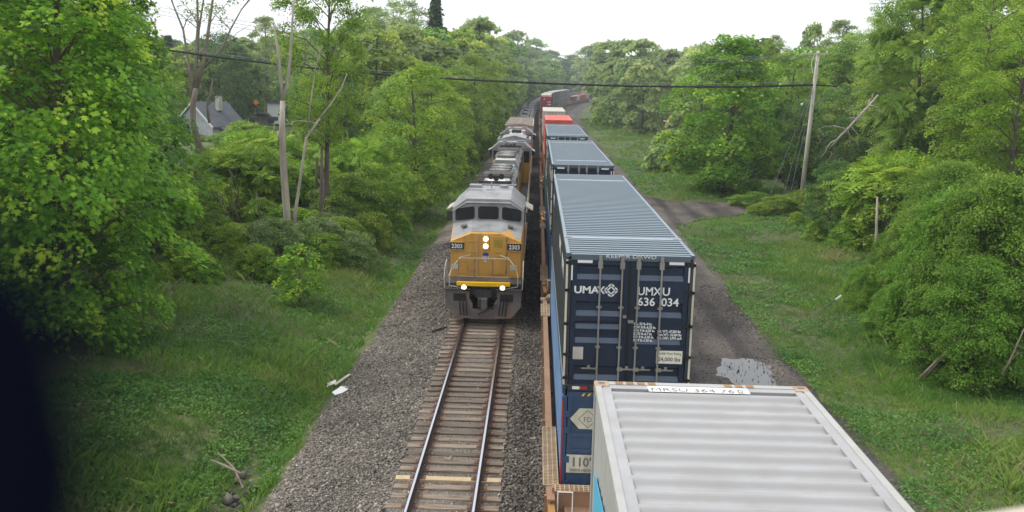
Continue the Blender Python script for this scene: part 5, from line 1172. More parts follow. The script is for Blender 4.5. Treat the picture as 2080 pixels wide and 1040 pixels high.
for (u, r, v, key, w) in [(1418, 180, 88, 'far', 1), (1360, 235, 95, 'far_b', 1.1), (1330, 240, 100, 'far', 1), (1300, 230, 74, 'far_b', 1.1), (1265, 240, 76, 'far_b', 1.1), (1235, 255, 78, 'far_b', 1.1), (1212, 480, 84, 'far_b', 1.1), (1190, 540, 92, 'far_b', 1.1), (1430, 150, 95, 'far', 1), (1500, 140, 80, 'far', 1), (1540, 130, 75, 'far_c', 1), (1620, 120, 95, 'far', 1),
        (1670, 110, 90, 'ash', 1), (1720, 105, 70, 'ash_b', 1), (1760, 110, 55, 'ash', 1), (1820, 95, 60, 'ash_b', 1), (1850, 85, 20, 'ash', 1), (1930, 80, -20, 'ash_b', 1), (1990, 78, -30, 'ash', 1.1), (2060, 70, -40, 'ash_b', 1.1), (1740, 84, 160, 'dark', 1), (1810, 80, 120, 'ash', 1), (1700, 90, 190, 'ash', 1), (1310, 180, 125, 'far', 1), (1275, 200, 120, 'far', 1), (1245, 215, 118, 'far_b', 1),
        (1940, 64, 160, 'dark', 1), (2000, 60, 120, 'ash', 1), (2070, 58, 60, 'ash', 1), (1880, 72, 150, 'ash', 1), (1245, 240, 120, 'far_b', 1), (1560, 100, 180, 'dark', 1), (1605, 94, 240, 'ash', 1), (1660, 96, 260, 'dark', 1)]:
    tr(key, u, r, v, w, label={'ash': 'mid green broadleaf tree in the wood right of the gravel road', 'ash_b': 'tall green tree in the wood right of the gravel road', 'dark': 'dark leafed tree in the wood right of the gravel road', 'far': 'green tree in the distant wood right of the gravel road', 'far_b': 'grey green poplar in the distant wood right of the gravel road', 'far_c': 'dark tree in the distant wood right of the gravel road'}[key], group='trees in the wood right of the gravel road', mat='leaf_grey' if key == 'far' and u < 1460 else None)
s = 104.0; k = 0
while s < 420:
    if s < 205 and 17 < (1368-1093)/F_PX*s < 31: s += 5+s*.012; k += 1; continue
    off = 14.6+2.2*R_.random()+s*.006; p, _ = path(s, off)
    tree('bank_bush', p.x, p.y, 3.0+2.2*R_.random(), 1.0, label='pale green bush on the grassy bank along the gravel road', group='bushes on the bank right of the road', mat=['leaf_willow', 'leaf_grey', 'leaf_shrub'][k % 3])
    p, _ = path(s+2, off+5+2*R_.random()); tree(['bank_bush', 'far_b', 'far'][k % 3], p.x, p.y, 5.5+3*R_.random(), 1.0, label='small tree behind the bank bushes along the gravel road', group='small trees behind the bank bushes', mat='leaf_grey' if k % 2 else 'leaf_willow')
    if s > 190: p, _ = path(s+2, off+12+2*R_.random()); tree(['far_b', 'far'][k % 2], p.x, p.y, 13+3*R_.random(), 1.0, label='tall tree inside the distant bend of the line', group='trees inside the distant bend')
    s += 5+s*.012; k += 1
# the wood that closes the view beyond the bend
g = np.random.default_rng(77); n = 0
for i in range(150):
    y = g.uniform(400, 700); x = g.uniform(-60, 130); d = x-float(shift(y))
    if abs(d) < 16: continue
    tree(['far', 'far_b', 'far_c'][i % 3], x, y, g.uniform(16, 22), 1.25, label='tree in the far wood that closes the view beyond the bend', group='far wood beyond the bend')
for i in range(110):
    y = g.uniform(200, 400); x = g.uniform(-150, -22); tree(['far', 'far_b', 'far_c'][i % 3], x, y, g.uniform(13, 18), 1.2, label='tree in the far wood behind the row left of the line', group='far wood left of the line')
for i in range(90):
    y = g.uniform(190, 420); x = g.uniform(40, 190); tree(['far', 'far_b', 'far_c'][i % 3], x, y, g.uniform(12, 17), 1.2, label='tree in the far wood behind the right bank', group='far wood right of the line')

# --- bare and dead wood
def limbs(name, label, cat, mat, segs, loc=(0, 0, 0), group=None):
    """segs: list of (part name, [(points, radii)])"""
    root = empty(name, loc); tag(root, label, cat, group)
    for pn, tubes in segs:
        m = MB()
        for pts, rs in tubes: m.tube(pts, rs, 8)
        m.build(pn, mat, root, smooth=True)
    return root
def W(u, v, y):
    d = ray(u, v); t = y/d.y; return (d.x*t, y, CAM_H+d.z*t)
def stub(p, q, r0, r1, bend=.15, n=5, seed=0):
    rr = random.Random(seed); p = Vector(p); q = Vector(q); L = (q-p).length; pts = []; rs = []
    for i in range(n): f_ = i/(n-1); pts.append(p.lerp(q, f_)+Vector((rr.uniform(-1, 1), rr.uniform(-1, 1), rr.uniform(-.5, .8)))*L*bend*.25*(0 < i < n-1)+Vector((0, 0, bend*L*math.sin(f_*PI)*.3))); rs.append(r0+(r1-r0)*f_)
    return pts, rs
y = 52.0
limbs('dead_tree', 'pale dead forked trunk without bark standing in the left thicket', 'tree', 'deadwood', [
    ('trunk', [([W(590, 500, y), W(583, 440, y), W(576, 340, y), W(573, 262, y), W(574, 205, y)], [.27, .225, .20, .175, .14])]),
    ('limb', [([W(574, 205, y), W(570, 160, y), W(566, 110, y), W(557, 52, y)], [.12, .10, .085, .03])]),
    ('limb', [([W(574, 205, y), W(584, 170, y), W(590, 110, y), W(594, 40, y), W(600, -40, y)], [.11, .085, .07, .06, .04])]),
    ('branch', [stub(W(576, 340, y), W(560, 318, y), .04, .01, .2, seed=21), stub(W(584, 170, y), W(603, 140, y), .03, .008, .3, seed=22), stub(W(568, 130, y), W(552, 104, y), .025, .006, .3, seed=23), stub(W(590, 100, y), W(579, 60, y), .022, .006, .3, seed=24)]),
    ('broken_stub', [([W(571, 290, y), W(567, 276, y), W(566, 266, y)], [.12, .12, .08])])])
y = 49.5
limbs('dead_tree', 'thin pale leaning dead tree that forks, right of the pale dead trunk', 'tree', 'deadwood', [
    ('trunk', [([W(597, 500, y), W(600, 430, y), W(612, 350, y), W(622, 280, y), W(650, 240, y)], [.10, .09, .075, .065, .055])]),
    ('limb', [([W(650, 240, y), W(672, 212, y), W(694, 178, y), W(705, 150, y)], [.055, .04, .03, .015])]),
    ('limb', [([W(622, 280, y), W(632, 200, y), W(640, 140, y), W(655, 90, y)], [.04, .03, .022, .01]), (stub(W(645, 250, y), W(590, 250, y), .03, .012, .3, seed=3)), (stub(W(640, 262, y), W(668, 290, y), .02, .01, .2, seed=4)), (stub(W(612, 350, y), W(640, 330, y), .02, .01, .2, seed=4))])])
limbs('dead_shrub', 'small grey dead shrub with a crooked stem at the edge of the left thicket', 'shrub', 'deadwood', [
    ('trunk', [([W(352, 648, 37), W(350, 625, 37), W(345, 603, 37), W(349, 590, 37)], [.085, .075, .06, .05])]),
    ('branch', [stub(W(349, 592, 37), W(325, 570, 37.2), .035, .01, .3, seed=1), stub(W(349, 592, 37), W(372, 560, 36.8), .035, .01, .3, seed=2), stub(W(349, 592, 37), W(390, 578, 36.6), .03, .01, .2, seed=5), stub(W(349, 592, 37), W(340, 552, 37), .03, .01, .2, seed=7)])])
limbs('broken_tree', 'split dead stems leaning under the foreground maple', 'branch', 'deadwood', [
    ('branch', [stub(W(284, 690, 34.5), W(252, 622, 34), .09, .05, .1, seed=11), stub(W(236, 686, 34.6), W(256, 626, 34), .06, .03, .1, seed=12), stub(W(276, 690, 34.5), W(262, 640, 34), .05, .03, .2, seed=13)])])
# many stemmed tall tree left of the house
y = 88.0
ml = [('trunk', [([W(412, 330, y), W(392, 250, y), W(392, 210, y), W(398, 180, y)], [.40, .30, .28, .27])])]
for i, P_ in enumerate([[(392, 215), (385, 140), (372, 60), (352, 10), (340, -30)], [(394, 190), (398, 120), (402, 50), (400, -20), (395, -80)], [(398, 182), (415, 120), (425, 50), (432, 0), (440, -90)], [(412, 140), (450, 100), (468, 60), (490, 20), (520, -20)], [(400, 130), (404, 60), (415, -10), (418, -90)], [(425, 250), (420, 215), (428, 190), (432, 160)]]):
    r0 = [.16, .20, .24, .13, .13, .14][i]; ml.append(('limb', [([W(u, v, y+.3*i) for u, v in P_], [r0*(1-.18*j) for j in range(len(P_))])]+[stub(W(P_[j][0], P_[j][1], y+.3*i), W(P_[j][0]+(-1)**(j+i)*(35+9*i), P_[j][1]-45-6*j, y+.5), .05, .012, .2, seed=i*7+j) for j in range(1, len(P_))]))
big = limbs('bare_limbed_tree', 'tall many stemmed tree with bare brown limbs in front of the house', 'tree', 'bark_light', ml)
cm = make_tree(61, 10, 5.5, .5, 'vase', 'oval', .2, 110, 22, .8, 'leaf_ash', nlobe=22, lobe=.3, twigs=False)[1]
c = bpy.data.objects.new('crown', cm); link(c, big); c.location = W(425, 60, y+1)
# fallen pale limb in the right wood
y = 62.0
fl = [('limb', [([W(1784, 192, y), W(1765, 215, y), W(1742, 240, y), W(1722, 262, y), W(1700, 283, y), W(1688, 298, y)], [.05, .08, .09, .085, .055, .03])]),
      ('branch', [stub(W(a, b, y), W(c_, d_, y+e), .045, .008, .35, seed=k) for k, (a, b, c_, d_, e) in enumerate([(1720, 262, 1662, 262, .3), (1722, 262, 1732, 300, -.3), (1745, 236, 1760, 262, 0), (1758, 222, 1790, 250, .3), (1765, 213, 1800, 235, -.4), (1757, 220, 1768, 240, .3), (1715, 268, 1690, 300, .4), (1700, 283, 1668, 320, .3), (1728, 256, 1745, 305, .3), (1740, 243, 1720, 240, .2), (1765, 214, 1775, 190, .3)])])]
limbs('fallen_limb', 'pale fallen limb hanging diagonally in the trees right of the pole', 'branch', 'deadwood', fl)
tw = []; rr = random.Random(5)
for k in range(46):
    a, b = rr.uniform(1660, 1830), rr.uniform(200, 330); tw.append(stub(W(a, b, y+rr.uniform(-1, 1)), W(a+rr.uniform(-26, 26), b+rr.uniform(5, 40), y+rr.uniform(-1, 1)), .02, .006, .5, seed=k))
limbs('brush_tangle', 'tangle of grey dead twigs around the fallen pale limb', 'branch', 'bark_light', [('branch', tw)])
for i, (u0, v0, v1, yy_, r_, lb) in enumerate([(1778, 545, 400, 52, .085, 'pale slim trunk at the foot of the right hand wood'), (1800, 520, 395, 54, .16, 'dark slim trunk next to the pale slim one'), (1806, 515, 400, 55, .10, 'second dark slim trunk close to the pale slim one'), (1935, 300, 160, 62, .14, 'bare grey trunk rising through the upper right crowns'), (650, 560, 300, 54, .12, 'dark trunk in the left thicket'), (640, 470, 320, 58, .13, 'leaning dark trunk in the left thicket')]):
    o = limbs('bare_tree', lb, 'tree', 'deadwood' if i == 0 else 'bark', [('trunk', [([W(u0, v0, yy_), W(u0+2, (v0+v1)/2, yy_), W(u0+4, v1, yy_)], [r_*1.2, r_, r_*.6])])])
# dark stems in the left thicket
rr = random.Random(9)
for k in range(16):
    u = rr.uniform(390, 560); v = rr.uniform(440, 500); yy_ = rr.uniform(50, 60)
    limbs('bare_tree', 'thin dark crooked stem in the shade of the left thicket', 'tree', 'bark', [('trunk', [stub(W(u, v, yy_), W(u-rr.uniform(5, 40), v-rr.uniform(70, 120), yy_), .06, .03, .2, seed=k)])], group='dark stems in the left thicket')
# bent broken branches in the lower right
for k, (P_, lb) in enumerate([([(1868, 768), (1890, 745), (1925, 710), (1960, 672), (2000, 640)], 'broken brown branch with splayed ends at the lower edge of the willow bushes'), ([(1878, 766), (1905, 735), (1938, 715), (1962, 690)], 'second broken branch crossing the splayed one'), ([(2035, 760), (2050, 735), (2066, 700), (2080, 668)], 'dark broken branch near the right frame edge'), ([(1700, 655), (1730, 688), (1790, 695), (1830, 640)], 'thin bent bare twig arching out of the bushes'), ([(1775, 560), (1770, 530), (1800, 500), (1812, 460)], 'bare tangled stem left of the willow bushes')]):
    yy_ = 30.6 if k in (0, 1) else 29.2 if k == 2 else 38 if k == 3 else 50; r_ = [.045, .035, .035, .015, .05][k]
    limbs('broken_branch', lb, 'branch', 'bark_light', [('branch', [([W(u, v, yy_) for u, v in P_], [r_*(1-.15*j) for j in range(len(P_))])]+[stub(W(P_[j][0], P_[j][1], yy_), W(P_[j][0]+28, P_[j][1]+(-20 if j % 2 else 22), yy_), r_*.4, .01, .2, seed=j+k) for j in range(1, 4)])])

# ------------------------------------------------------------------ utility pole and cables
pole = empty('utility_pole', (0, 0, 0)); tag(pole, 'leaning grey wooden utility pole with crossarm right of the road', 'utility pole')
b0 = Vector((21.64, 75, -.8)); t0 = Vector((22.1, 75, 12.2))
m = MB(); m.tube([b0, b0.lerp(t0, .5), t0], [.19, .165, .13], 14); m.build('shaft', 'polewood', pole, smooth=True)
m = MB(); m.bar((20.95, 74.85, 11.95), (22.9, 74.85, 12.0), .11, .12); ca = m.build('crossarm', 'polewood', pole)
for x in (21.05, 21.5, 22.75): m = MB(); m.cyl((x, 74.85, 12.05), (x, 74.85, 12.22), .05, 8); m.build('insulator', 'letter_white', ca)
m = MB(); m.bar((21.3, 74.9, 11.95), (22.05, 74.9, 11.3), .04); m.build('brace', 'polewood', pole)
m = MB(); m.tube([(21.75, 74.8, 11.9), (21.55, 74.8, 11.2), (21.75, 74.8, 10.5)], .03, 6); m.build('drop_wire', 'letter_white', pole)
def hang(name, label, pts, r, cat='cable', mat='cable', group=None):
    P = [Vector(p) for p in pts]; out_ = []
    for i in range(len(P)-1):
        p0 = P[max(i-1, 0)]; p1 = P[i]; p2 = P[i+1]; p3 = P[min(i+2, len(P)-1)]
        for k in range(8):
            t = k/8; out_.append(.5*((2*p1)+(-p0+p2)*t+(2*p0-5*p1+4*p2-p3)*t*t+(-p0+3*p1-3*p2+p3)*t**3))
    out_.append(P[-1]); m = MB(); m.tube(out_, r, 6); o = m.build(name, mat, None, smooth=True); tag(o, label, cat, group); return o
y = 75
C1 = [(300, 96), (370, 106), (500, 123), (700, 145), (900, 159), (1100, 169), (1300, 175), (1500, 176), (1655, 172)]
o = hang('cable', 'thick black cable bundle sagging over both trains', [W(u, v, y) for u, v in C1], .085)
hang('cable', 'thick black cable from the pole into the right hand trees', [W(1655, 172, y), W(1675, 174, y), W(1700, 175, y+2)], .07)
hang('cable', 'thin support wire just above the thick black cable', [W(u, v-6.5, y) for u, v in C1], .022, mat='wire')
for k, dv_ in enumerate((0, 7, 15)):
    hang('power_line', ['topmost thin power line over the tracks', 'middle thin power line over the tracks', 'lowest of the three thin power lines over the tracks'][k], [W(u, v+dv_*(1-max(0, u-1300)/500), y) for u, v in [(200, -8), (290, 9), (500, 44), (720, 80), (1000, 104), (1200, 115), (1400, 119), (1640, 111)]], .018, 'power line', 'wire')
hang('power_line', 'thin wire sagging between the power lines and the thick cable', [W(u, v, y) for u, v in [(250, 70), (500, 110), (760, 118), (1000, 140), (1300, 146), (1640, 140)]], .014, 'power line', 'wire')
def straight(name, label, pts, r, *a): m = MB(); m.tube([pts[0], pts[-1]], r, 5); tag(m.build(name, 'wire'), label, 'guy wire')
for k in range(3): straight('guy_wire', ['guy wire of the pole with a white marker ball', 'second guy wire of the pole', 'guy wire nearest the pole foot'][k], [W(1650-k*0+k*2, 178, y), W([1590, 1600, 1612][k], [300, 300, 310][k], y-1.5), W([1563, 1592, 1604][k], [400, 395, 400][k], y-3)], .012, 'guy wire', 'wire')
m = MB(); c = Vector(W(1629, 212, y-.5)); m.tube([c-Vector((0, 0, .1)), c-Vector((0, 0, .05)), c+Vector((0, 0, .05)), c+Vector((0, 0, .1))], [.05, .1, .1, .05], 8); tag(m.build('marker_ball', 'white', None, smooth=True), 'small white marker on the guy wire beside the pole', 'marker')

# ------------------------------------------------------------------ house, shed, signs, litter
hs = empty('house', (-49.3, 132, -.1)); hs.rotation_euler = (0, 0, rad(-27)); tag(hs, 'pale sided house with dark shingle roof among the trees on the left', 'house')
m = MB(); m.box(-3.6, 3.6, 0, 6, -2.5, 2.5); m.prism([(-3.6, 2.5), (3.6, 2.5), (0, 5.4)], 'y', 0, 6); wl = m.build('wall', 'siding', hs)
m = MB()
for k in range(34):
    z = -2+k*.2
    hw = 3.6 if z < 2.5 else 3.6*(5.4-z)/2.9
    if hw > .3: m.box(-hw, hw, -.03, .0, z, z+.03)
m.build('siding_board', 'siding', wl)
m = MB(); 
for s in (-1, 1): m.prism([(s*4.1, 2.05), (s*4.1, 2.22), (0, 5.62), (0, 5.42)], 'y', -.4, 6.4)
rf = m.build('roof', 'shingle', hs); m = MB(); m.box(1.2, 1.9, 3, 3.7, 4.4, 6.4); m.build('chimney', 'palegrey', rf)
m = MB()
for s in (-1, 1): m.bar((s*4.1, -.42, 2.10), (0, -.42, 5.5), .06, .26)
m.build('verge_board', 'letter_white', rf)
m = MB(); m.box(-.6, .6, -.05, .0, 3.0, 4.0); wd = m.build('window', 'letter_white', wl); m = MB(); m.box(-.5, .5, -.06, -.051, 3.1, 3.9); m.build('pane', 'glass', wd)
m = MB(); m.prism([(3.6, 2.4), (7.6, .6), (7.6, .4), (3.6, 2.1)], 'y', 1, 6.4); m.build('lean_to_roof', 'shingle', hs)
m = MB(); m.box(3.6, 7.0, 1.5, 6, -2.5, .55); m.build('lean_to_wall', 'siding', hs); m = MB(); m.cyl((5.6, .7, -2.5), (5.6, .7, 2.0), .12, 8); m.build('porch_post', 'siding', hs)
pk = empty('pickup_truck', (*at(527, 150), 1.7)); tag(pk, 'dark pickup truck parked beyond the bushes behind the house', 'pickup truck'); pk.rotation_euler = (0, 0, rad(5))
m = MB(); m.prism([(-2.6, .5), (2.6, .5), (2.6, 1.1), (1.6, 1.15), (1.0, 1.75), (-.5, 1.75), (-.6, 1.15), (-2.6, 1.15)][::-1], 'y', -.95, .95); m.build('body', 'dkmetal', pk, bevel=.05)
m = MB(); m.prism([(1.4, 1.18), (.95, 1.65), (-.4, 1.65), (-.45, 1.18)], 'y', -.96, -.955); m.build('side_window', 'glass', pk)
for x in (-1.7, 1.6):
    for s in (-1, 1): m = MB(); m.cyl((x, s*.78, .42), (x, s*.98, .42), .42, 16); m.build('wheel', 'black', pk)
rs_ = empty('road_sign', (*at(518, 152), 1.7)); tag(rs_, 'orange road sign on a post above the parked pickup', 'sign')
m = MB(); m.prism([(0, 2.85), (.5, 3.35), (0, 3.85), (-.5, 3.35)], 'y', -.03, .0); m.build('sign_panel', plain('sign_orange', (.75, .22, .02)), rs_); m = MB(); m.cyl((0, .03, 0), (0, .03, 3.6), .05, 6); m.build('post', 'dkmetal', rs_)
gs = empty('garage', (*at(556, 160), 1.2)); tag(gs, 'small white building right of the parked pickup', 'building')
m = MB(); m.box(-1.3, 4, 0, 5, 0, 3.6); m.build('wall', 'letter_white', gs); m = MB(); m.prism([(-1.6, 3.5), (4.3, 3.5), (1.35, 5.2)], 'y', -.3, 5.3); m.build('roof', 'shingle', gs)
g2 = empty('house', (*at(722, 180), 1.0)); tag(g2, 'brown roofed house glimpsed between the left hand trees', 'house')
m = MB(); m.box(-4, 4, 0, 6, 0, 2.8); m.build('wall', 'siding', g2); m = MB(); m.prism([(-.5, 2.6), (6.5, 2.6), (3, 4.8)], 'x', -4.4, 4.4); m.build('roof', 'brownroof', g2)
sh = empty('shed', (*at(1368, 205), .4)); tag(sh, 'small red shed seen between the trees right of the road', 'shed')
m = MB(); m.box(-1.6, 1.6, 0, 3, 0, 3.4); w_ = m.build('wall', 'shed_red', sh)
m = MB()
for k in range(10): m.box(-1.6+k*.34, -1.57+k*.34, -.03, 0, 0, 3.4)
m.build('batten', 'shed_red', w_); m = MB(); m.prism([(-1.9, 3.35), (1.9, 3.35), (0, 4.6)], 'y', -.3, 3.3); m.build('roof', 'brownroof', sh); m = MB(); m.box(-.4, .4, -.05, -.031, .1, 2.2); m.build('door', 'palegrey', sh)
m = MB(); m.box(-3.7, -2.0, .5, 2, 0, 2.0); m.build('side_bin', 'palegrey', sh)
# leaning sign in the meadow
ls = empty('leaning_sign', (0, 0, 0)); tag(ls, 'toppled sign post with a small white head leaning over the meadow grass', 'sign post')
a = Vector((12.18, 39.8, -.75)); b = Vector((13.30, 39.5, .34)); m = MB(); m.bar(a, b, .045, .03); m.build('post', paint('postgreen', (.10, .15, .14), amt=.3), ls)
d_ = (b-a).normalized(); m = MB(); m.bar(b-d_*.05, b+d_*.24, .12, .05); m.build('sign_panel', 'letter_white', ls)
# litter
m = MB(); m.add([(-6.35, 28.3, -.70), (-6.12, 28.45, -.66), (-6.2, 28.8, -.60), (-6.05, 29.0, -.66), (-6.3, 28.95, -.62), (-6.33, 28.65, -.60), (-6.5, 28.5, -.68), (-6.0, 28.75, -.64)], [(0, 1, 5), (1, 2, 5), (5, 2, 4), (2, 3, 4), (0, 5, 6), (1, 7, 2)]); o = m.build('plastic_bag', 'white'); s_ = o.modifiers.new('t', 'SOLIDIFY'); s_.thickness = .02; tag(o, 'crumpled white plastic bag on the ballast edge', 'litter')
m = MB(); m.add([(-6.75, 30.0, -.92), (-6.35, 30.5, -.72), (-6.25, 30.35, -.68), (-6.65, 29.75, -.88)], [(0, 1, 2, 3)]); o = m.build('cardboard_sheet', 'cream'); s_ = o.modifiers.new('t', 'SOLIDIFY'); s_.thickness = .015; tag(o, 'tan sheet of cardboard lying beside the white bag', 'litter')
m = MB(); m.add([(-7.0, 29.9, -1.0), (-6.75, 30.2, -.95), (-6.8, 30.5, -.93), (-7.05, 30.3, -.98)], [(0, 1, 2, 3)]); o = m.build('plastic_sheet', 'white'); s_ = o.modifiers.new('t', 'SOLIDIFY'); s_.thickness = .01; tag(o, 'white plastic sheet in the ditch beside the tan cardboard', 'litter')
m = MB(); m.tube([(-3.9, 34.6, -.25), (-3.6, 35.0, -.24), (-3.4, 35.2, -.22)], [.04, .05, .03], 6); tag(m.build('broken_tie_piece', 'black'), 'dark splinter of wood on the ballast left of the locomotive', 'debris')
m = MB(); m.tube([(-7.2, 21.5, -.8), (-7.7, 22.3, -.62), (-8.4, 23.1, -.55)], [.03, .028, .015], 6); tag(m.build('fallen_branch', 'bark_light'), 'grey fallen branch in the grass near the ditch rocks', 'branch')
m = MB(); m.tube([W(430, 935, 22.2), W(455, 945, 22), W(490, 962, 21.7)], [.02, .035, .025], 6); tag(m.build('fallen_branch', 'bark_light'), 'short pale log half sunk in the lower left grass', 'branch')

# ------------------------------------------------------------------ grass, weeds and dead stalks (nobody could count them)
def blades(name, X, Y, h, wdt, tint, mat, seed, per=5, lean=.45, q=.4):
    g = np.random.default_rng(seed); n = len(X)*per; X = np.repeat(X, per)+g.normal(0, .07, n); Y = np.repeat(Y, per)+g.normal(0, .07, n); h = np.repeat(h, per)*np.exp(g.normal(0, .3, n)); w = np.repeat(wdt, per)*np.exp(g.normal(0, .2, n)); t = np.repeat(tint, per)+g.normal(0, .1, n)
    Z = gz(X, Y)-.03; a = g.random(n)*6.283; la = g.random(n)*6.283; ll = np.abs(g.normal(0, lean, n))*h
    dx, dy = np.cos(a)*w/2, np.sin(a)*w/2; ex, ey = np.cos(la)*ll, np.sin(la)*ll
    V = np.stack([np.stack([X-dx, Y-dy, Z], -1), np.stack([X+dx, Y+dy, Z], -1), np.stack([X+ex*q+dx*.7, Y+ey*q+dy*.7, Z+h*.62], -1), np.stack([X+ex*1.1, Y+ey*1.1, Z+h], -1)], 1)
    i = np.arange(n)[:, None]*4; F = np.stack([i+0, i+1, i+2, i+0, i+2, i+3], -1).reshape(-1, 3)
    return link(bpy.data.objects.new(name, np_mesh(name, V.reshape(-1, 3), F, np.repeat(np.clip(t, 0, 1), 2), mat)))
def scatter(rects, seed, edge_noise=True):
    g = np.random.default_rng(seed); A, B = [], []
    for (x0, x1, y0, y1, dens) in rects:
        n = int((x1-x0)*(y1-y0)*dens); A.append(g.uniform(x0, x1, n)); B.append(g.uniform(y0, y1, n))
    X, Y = np.concatenate(A), np.concatenate(B); d = X-shift(Y)
    wob = (vnoise(X, Y, 1.1, 21)-.5)*1.1+(vnoise(X, Y, 3.5, 22)-.5)*.8
    turn = 13*np.exp(-((Y-.25*np.maximum(0, d-10)-74)/4.6)**2)
    redge = 9.55+.5*sstep(38, 60, Y)+1.2*sstep(140, 260, Y)+turn
    ok = (d < -6.75+wob*.45) | (d > redge+wob*.35-.1)
    ok &= ~((d > -7.75) & (d < -7.0) & (Y < 24) & (vnoise(X, Y, 1.0, 30) > .5))
    return X[ok], Y[ok]
X, Y = scatter([(-15, -6.3, 15, 32, 66), (-19, -6.2, 32, 56, 32), (-22, -6.2, 56, 120, 6), (9.2, 17, 18, 34, 62), (9.2, 21, 34, 62, 30), (9.2, 24, 62, 125, 9), (10, 22, 125, 260, 3)], 3)
pat = vnoise(X, Y, 3.0, 41); pat2 = vnoise(X, Y, 1.0, 42); bare = (vnoise(X, Y, 2.6, 43) > .70) & (g.random(len(X)) < .85)
X, Y, pat, pat2 = X[~bare], Y[~bare], pat[~bare], pat2[~bare]
far = np.clip((Y-30)/60, 0, 2.5); hgt = (.14+.30*pat**1.5+.10*pat2)*(1+far*.25)
right = X > 0; hgt = np.where(right & (X-shift(Y) < 12.2), hgt*.6, hgt)
tn = .14+.42*pat2+.45*(pat-.5)+.3*(vnoise(X, Y, 6, 44)-.5)+np.where(right, .14, .17)+np.where(g.random(len(X)) < .02, .4, 0)
tag(blades('grass', X, Y, hgt*.7, .0145*(1+far*1.7), tn, 'grass', 4), 'long meadow grass on both banks', 'grass', kind='stuff')
# broad leaved weeds
X, Y = scatter([(-14, -6.7, 15, 32, 26), (-18, -6.6, 32, 52, 15), (-20, -6.6, 52, 100, 4), (9.3, 17, 18, 34, 24), (9.3, 20, 34, 60, 13), (9.6, 22, 60, 120, 4)], 8)
m1 = vnoise(X, Y, 2.4, 51); ok = (m1 > .42) | (np.abs(X+6.9) < .9); X, Y, m1 = X[ok], Y[ok], m1[ok]
per = 9; g = np.random.default_rng(60); n = len(X)*per; hh = np.repeat(.10+.34*np.clip(m1-.35, 0, 1), per)
PX = np.repeat(X, per)+g.normal(0, .13, n); PY = np.repeat(Y, per)+g.normal(0, .13, n); PZ = gz(PX, PY)+hh*g.random(n)**.6
N_ = np.stack([g.normal(0, .5, n), g.normal(0, .5, n)-.15, np.ones(n)], -1); A_ = g.normal(0, 1, (n, 3)); tnt = np.repeat(.30+.35*(vnoise(X, Y, 1.4, 55)-.5)+np.where(X > 0, .1, .07), per)+g.normal(0, .13, n)
yel = np.repeat((vnoise(X, Y, .8, 58) > .90) & (X < 0), per) & (g.random(n) < .3); tnt = np.where(yel, 1.0, np.clip(tnt, 0, .8))
farw = 1+np.clip((PY-30)/50, 0, 2)
o = link(bpy.data.objects.new('weeds', leaf_mesh('weeds', np.stack([PX, PY, PZ], -1), N_, A_, .085*farw, 'oval', tnt, 'weed', 61))); tag(o, 'broad leaved weeds and nettles among the meadow grass', 'weeds', kind='stuff')
X, Y = scatter([(-13, -7, 16, 40, 7), (10, 18, 18, 60, 4)], 15); ok = (vnoise(X, Y, 2.6, 43) > .60); X, Y = X[ok], Y[ok]
tag(blades('dead_stalks', X, Y, np.full(len(X), .3), np.full(len(X), .016), np.full(len(X), .5), 'straw', 19, per=9, lean=1.9, q=.68), 'flattened dry stalks lying in the bare patches', 'dry grass', kind='stuff')

# ------------------------------------------------------------------ the bridge the camera stands on
pw = empty('bridge_parapet', (0, 0, 0)); tag(pw, 'rough tan concrete parapet of the bridge at the lower right corner', 'wall')
p0 = Vector((.42, 1.125, 0)); dirv = Vector((.30, .10, 0)).normalized(); nrm = Vector((dirv.y, -dirv.x, 0))
m = MB(); A_, B_ = p0, p0+dirv*7
k = 40; ed = []
for i in range(k+1):
    q = p0+dirv*(7*i/k)**1.0; ed.append((q.x+R_.uniform(-.004, .004), q.y+R_.uniform(-.004, .004)))
poly = ed+[(B_.x+nrm.x*.35, B_.y+nrm.y*.35), (A_.x+nrm.x*.35, A_.y+nrm.y*.35)]
m.prism(poly, 'z', 7.9, 8.895); m.build('coping', 'concrete', pw, bevel=.01)
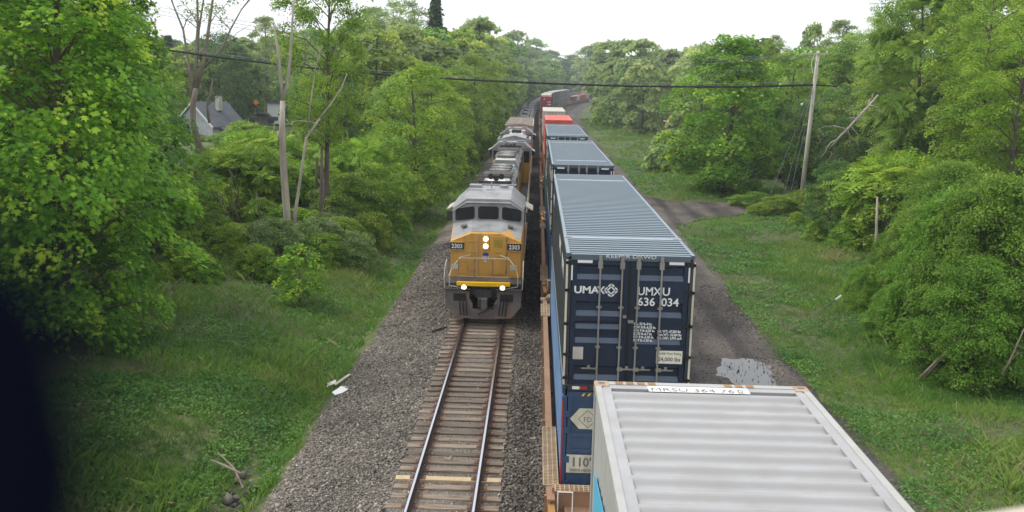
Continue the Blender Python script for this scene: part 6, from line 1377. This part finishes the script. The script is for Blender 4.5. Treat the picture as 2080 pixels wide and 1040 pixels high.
# made-up rounded tube for the dark finger blur, almost touching the lens
def P_near(u, v, d): r = ray(u, v).normalized()*d; return Vector((r.x, r.y, CAM_H+r.z))
m = MB(); d = .062
pts = [P_near(-420, 1650, d), P_near(-190, 1250, d), P_near(-62, 950, d), P_near(-100, 700, d), P_near(-150, 560, d), P_near(-215, 470, d), P_near(-222, 430, d)]
m.tube(pts, [.0125, .0112, .0092, .0083, .0072, .0054, .0015], 20)
o = m.build('finger_blur', 'blur_navy', None, smooth=True); tag(o, 'dark out of focus finger blur close to the lens at the left edge', 'lens blur')

# ------------------------------------------------------------------ haze
m = MB(); m.box(-1400, 1400, -400, 1300, -2.6, 44); hz_ = m.build('haze', 'white'); hz_.data.materials.clear()
hm = bpy.data.materials.new('haze'); hm.use_nodes = True; n_ = hm.node_tree.nodes; n_.clear()
pv = n_.new('ShaderNodeVolumePrincipled'); pv.inputs['Color'].default_value = (0.86, 0.92, 1.0, 1); pv.inputs['Density'].default_value = 0.00042; pv.inputs['Anisotropy'].default_value = 0.2
mo = n_.new('ShaderNodeOutputMaterial'); hm.node_tree.links.new(pv.outputs[0], mo.inputs['Volume']); hz_.data.materials.append(hm); tag(hz_, kind='stuff')

# labels of look-alikes: where there are few, say which one by its order in view
ORD = ['first', 'second', 'third', 'fourth', 'fifth', 'sixth', 'seventh', 'eighth', 'ninth', 'tenth', 'eleventh', 'twelfth', 'thirteenth', 'fourteenth', 'fifteenth', 'sixteenth', 'seventeenth', 'eighteenth', 'nineteenth', 'twentieth']
by = {}
for o in sc.objects:
    if o.parent is None and o.get('label') and o.get('category') and o.get('group'): by.setdefault(o['label'], []).append(o)
for lb, os_ in by.items():
    if 2 <= len(os_) <= 20 and 'tank car' not in lb and 'well car' not in lb and 'container' not in lb:
        os_.sort(key=lambda o: (o.location.x/max(o.location.y, 1)) if o.type == 'EMPTY' and o.location.y > 1 else 0)
        if len(set((round(o.location.x, 2), round(o.location.y, 2)) for o in os_)) < len(os_): continue
        for i, o in enumerate(os_):
            o['label'] = lb+', '+('leftmost' if i == 0 else 'rightmost' if i == len(os_)-1 else ORD[i]+' from the left')
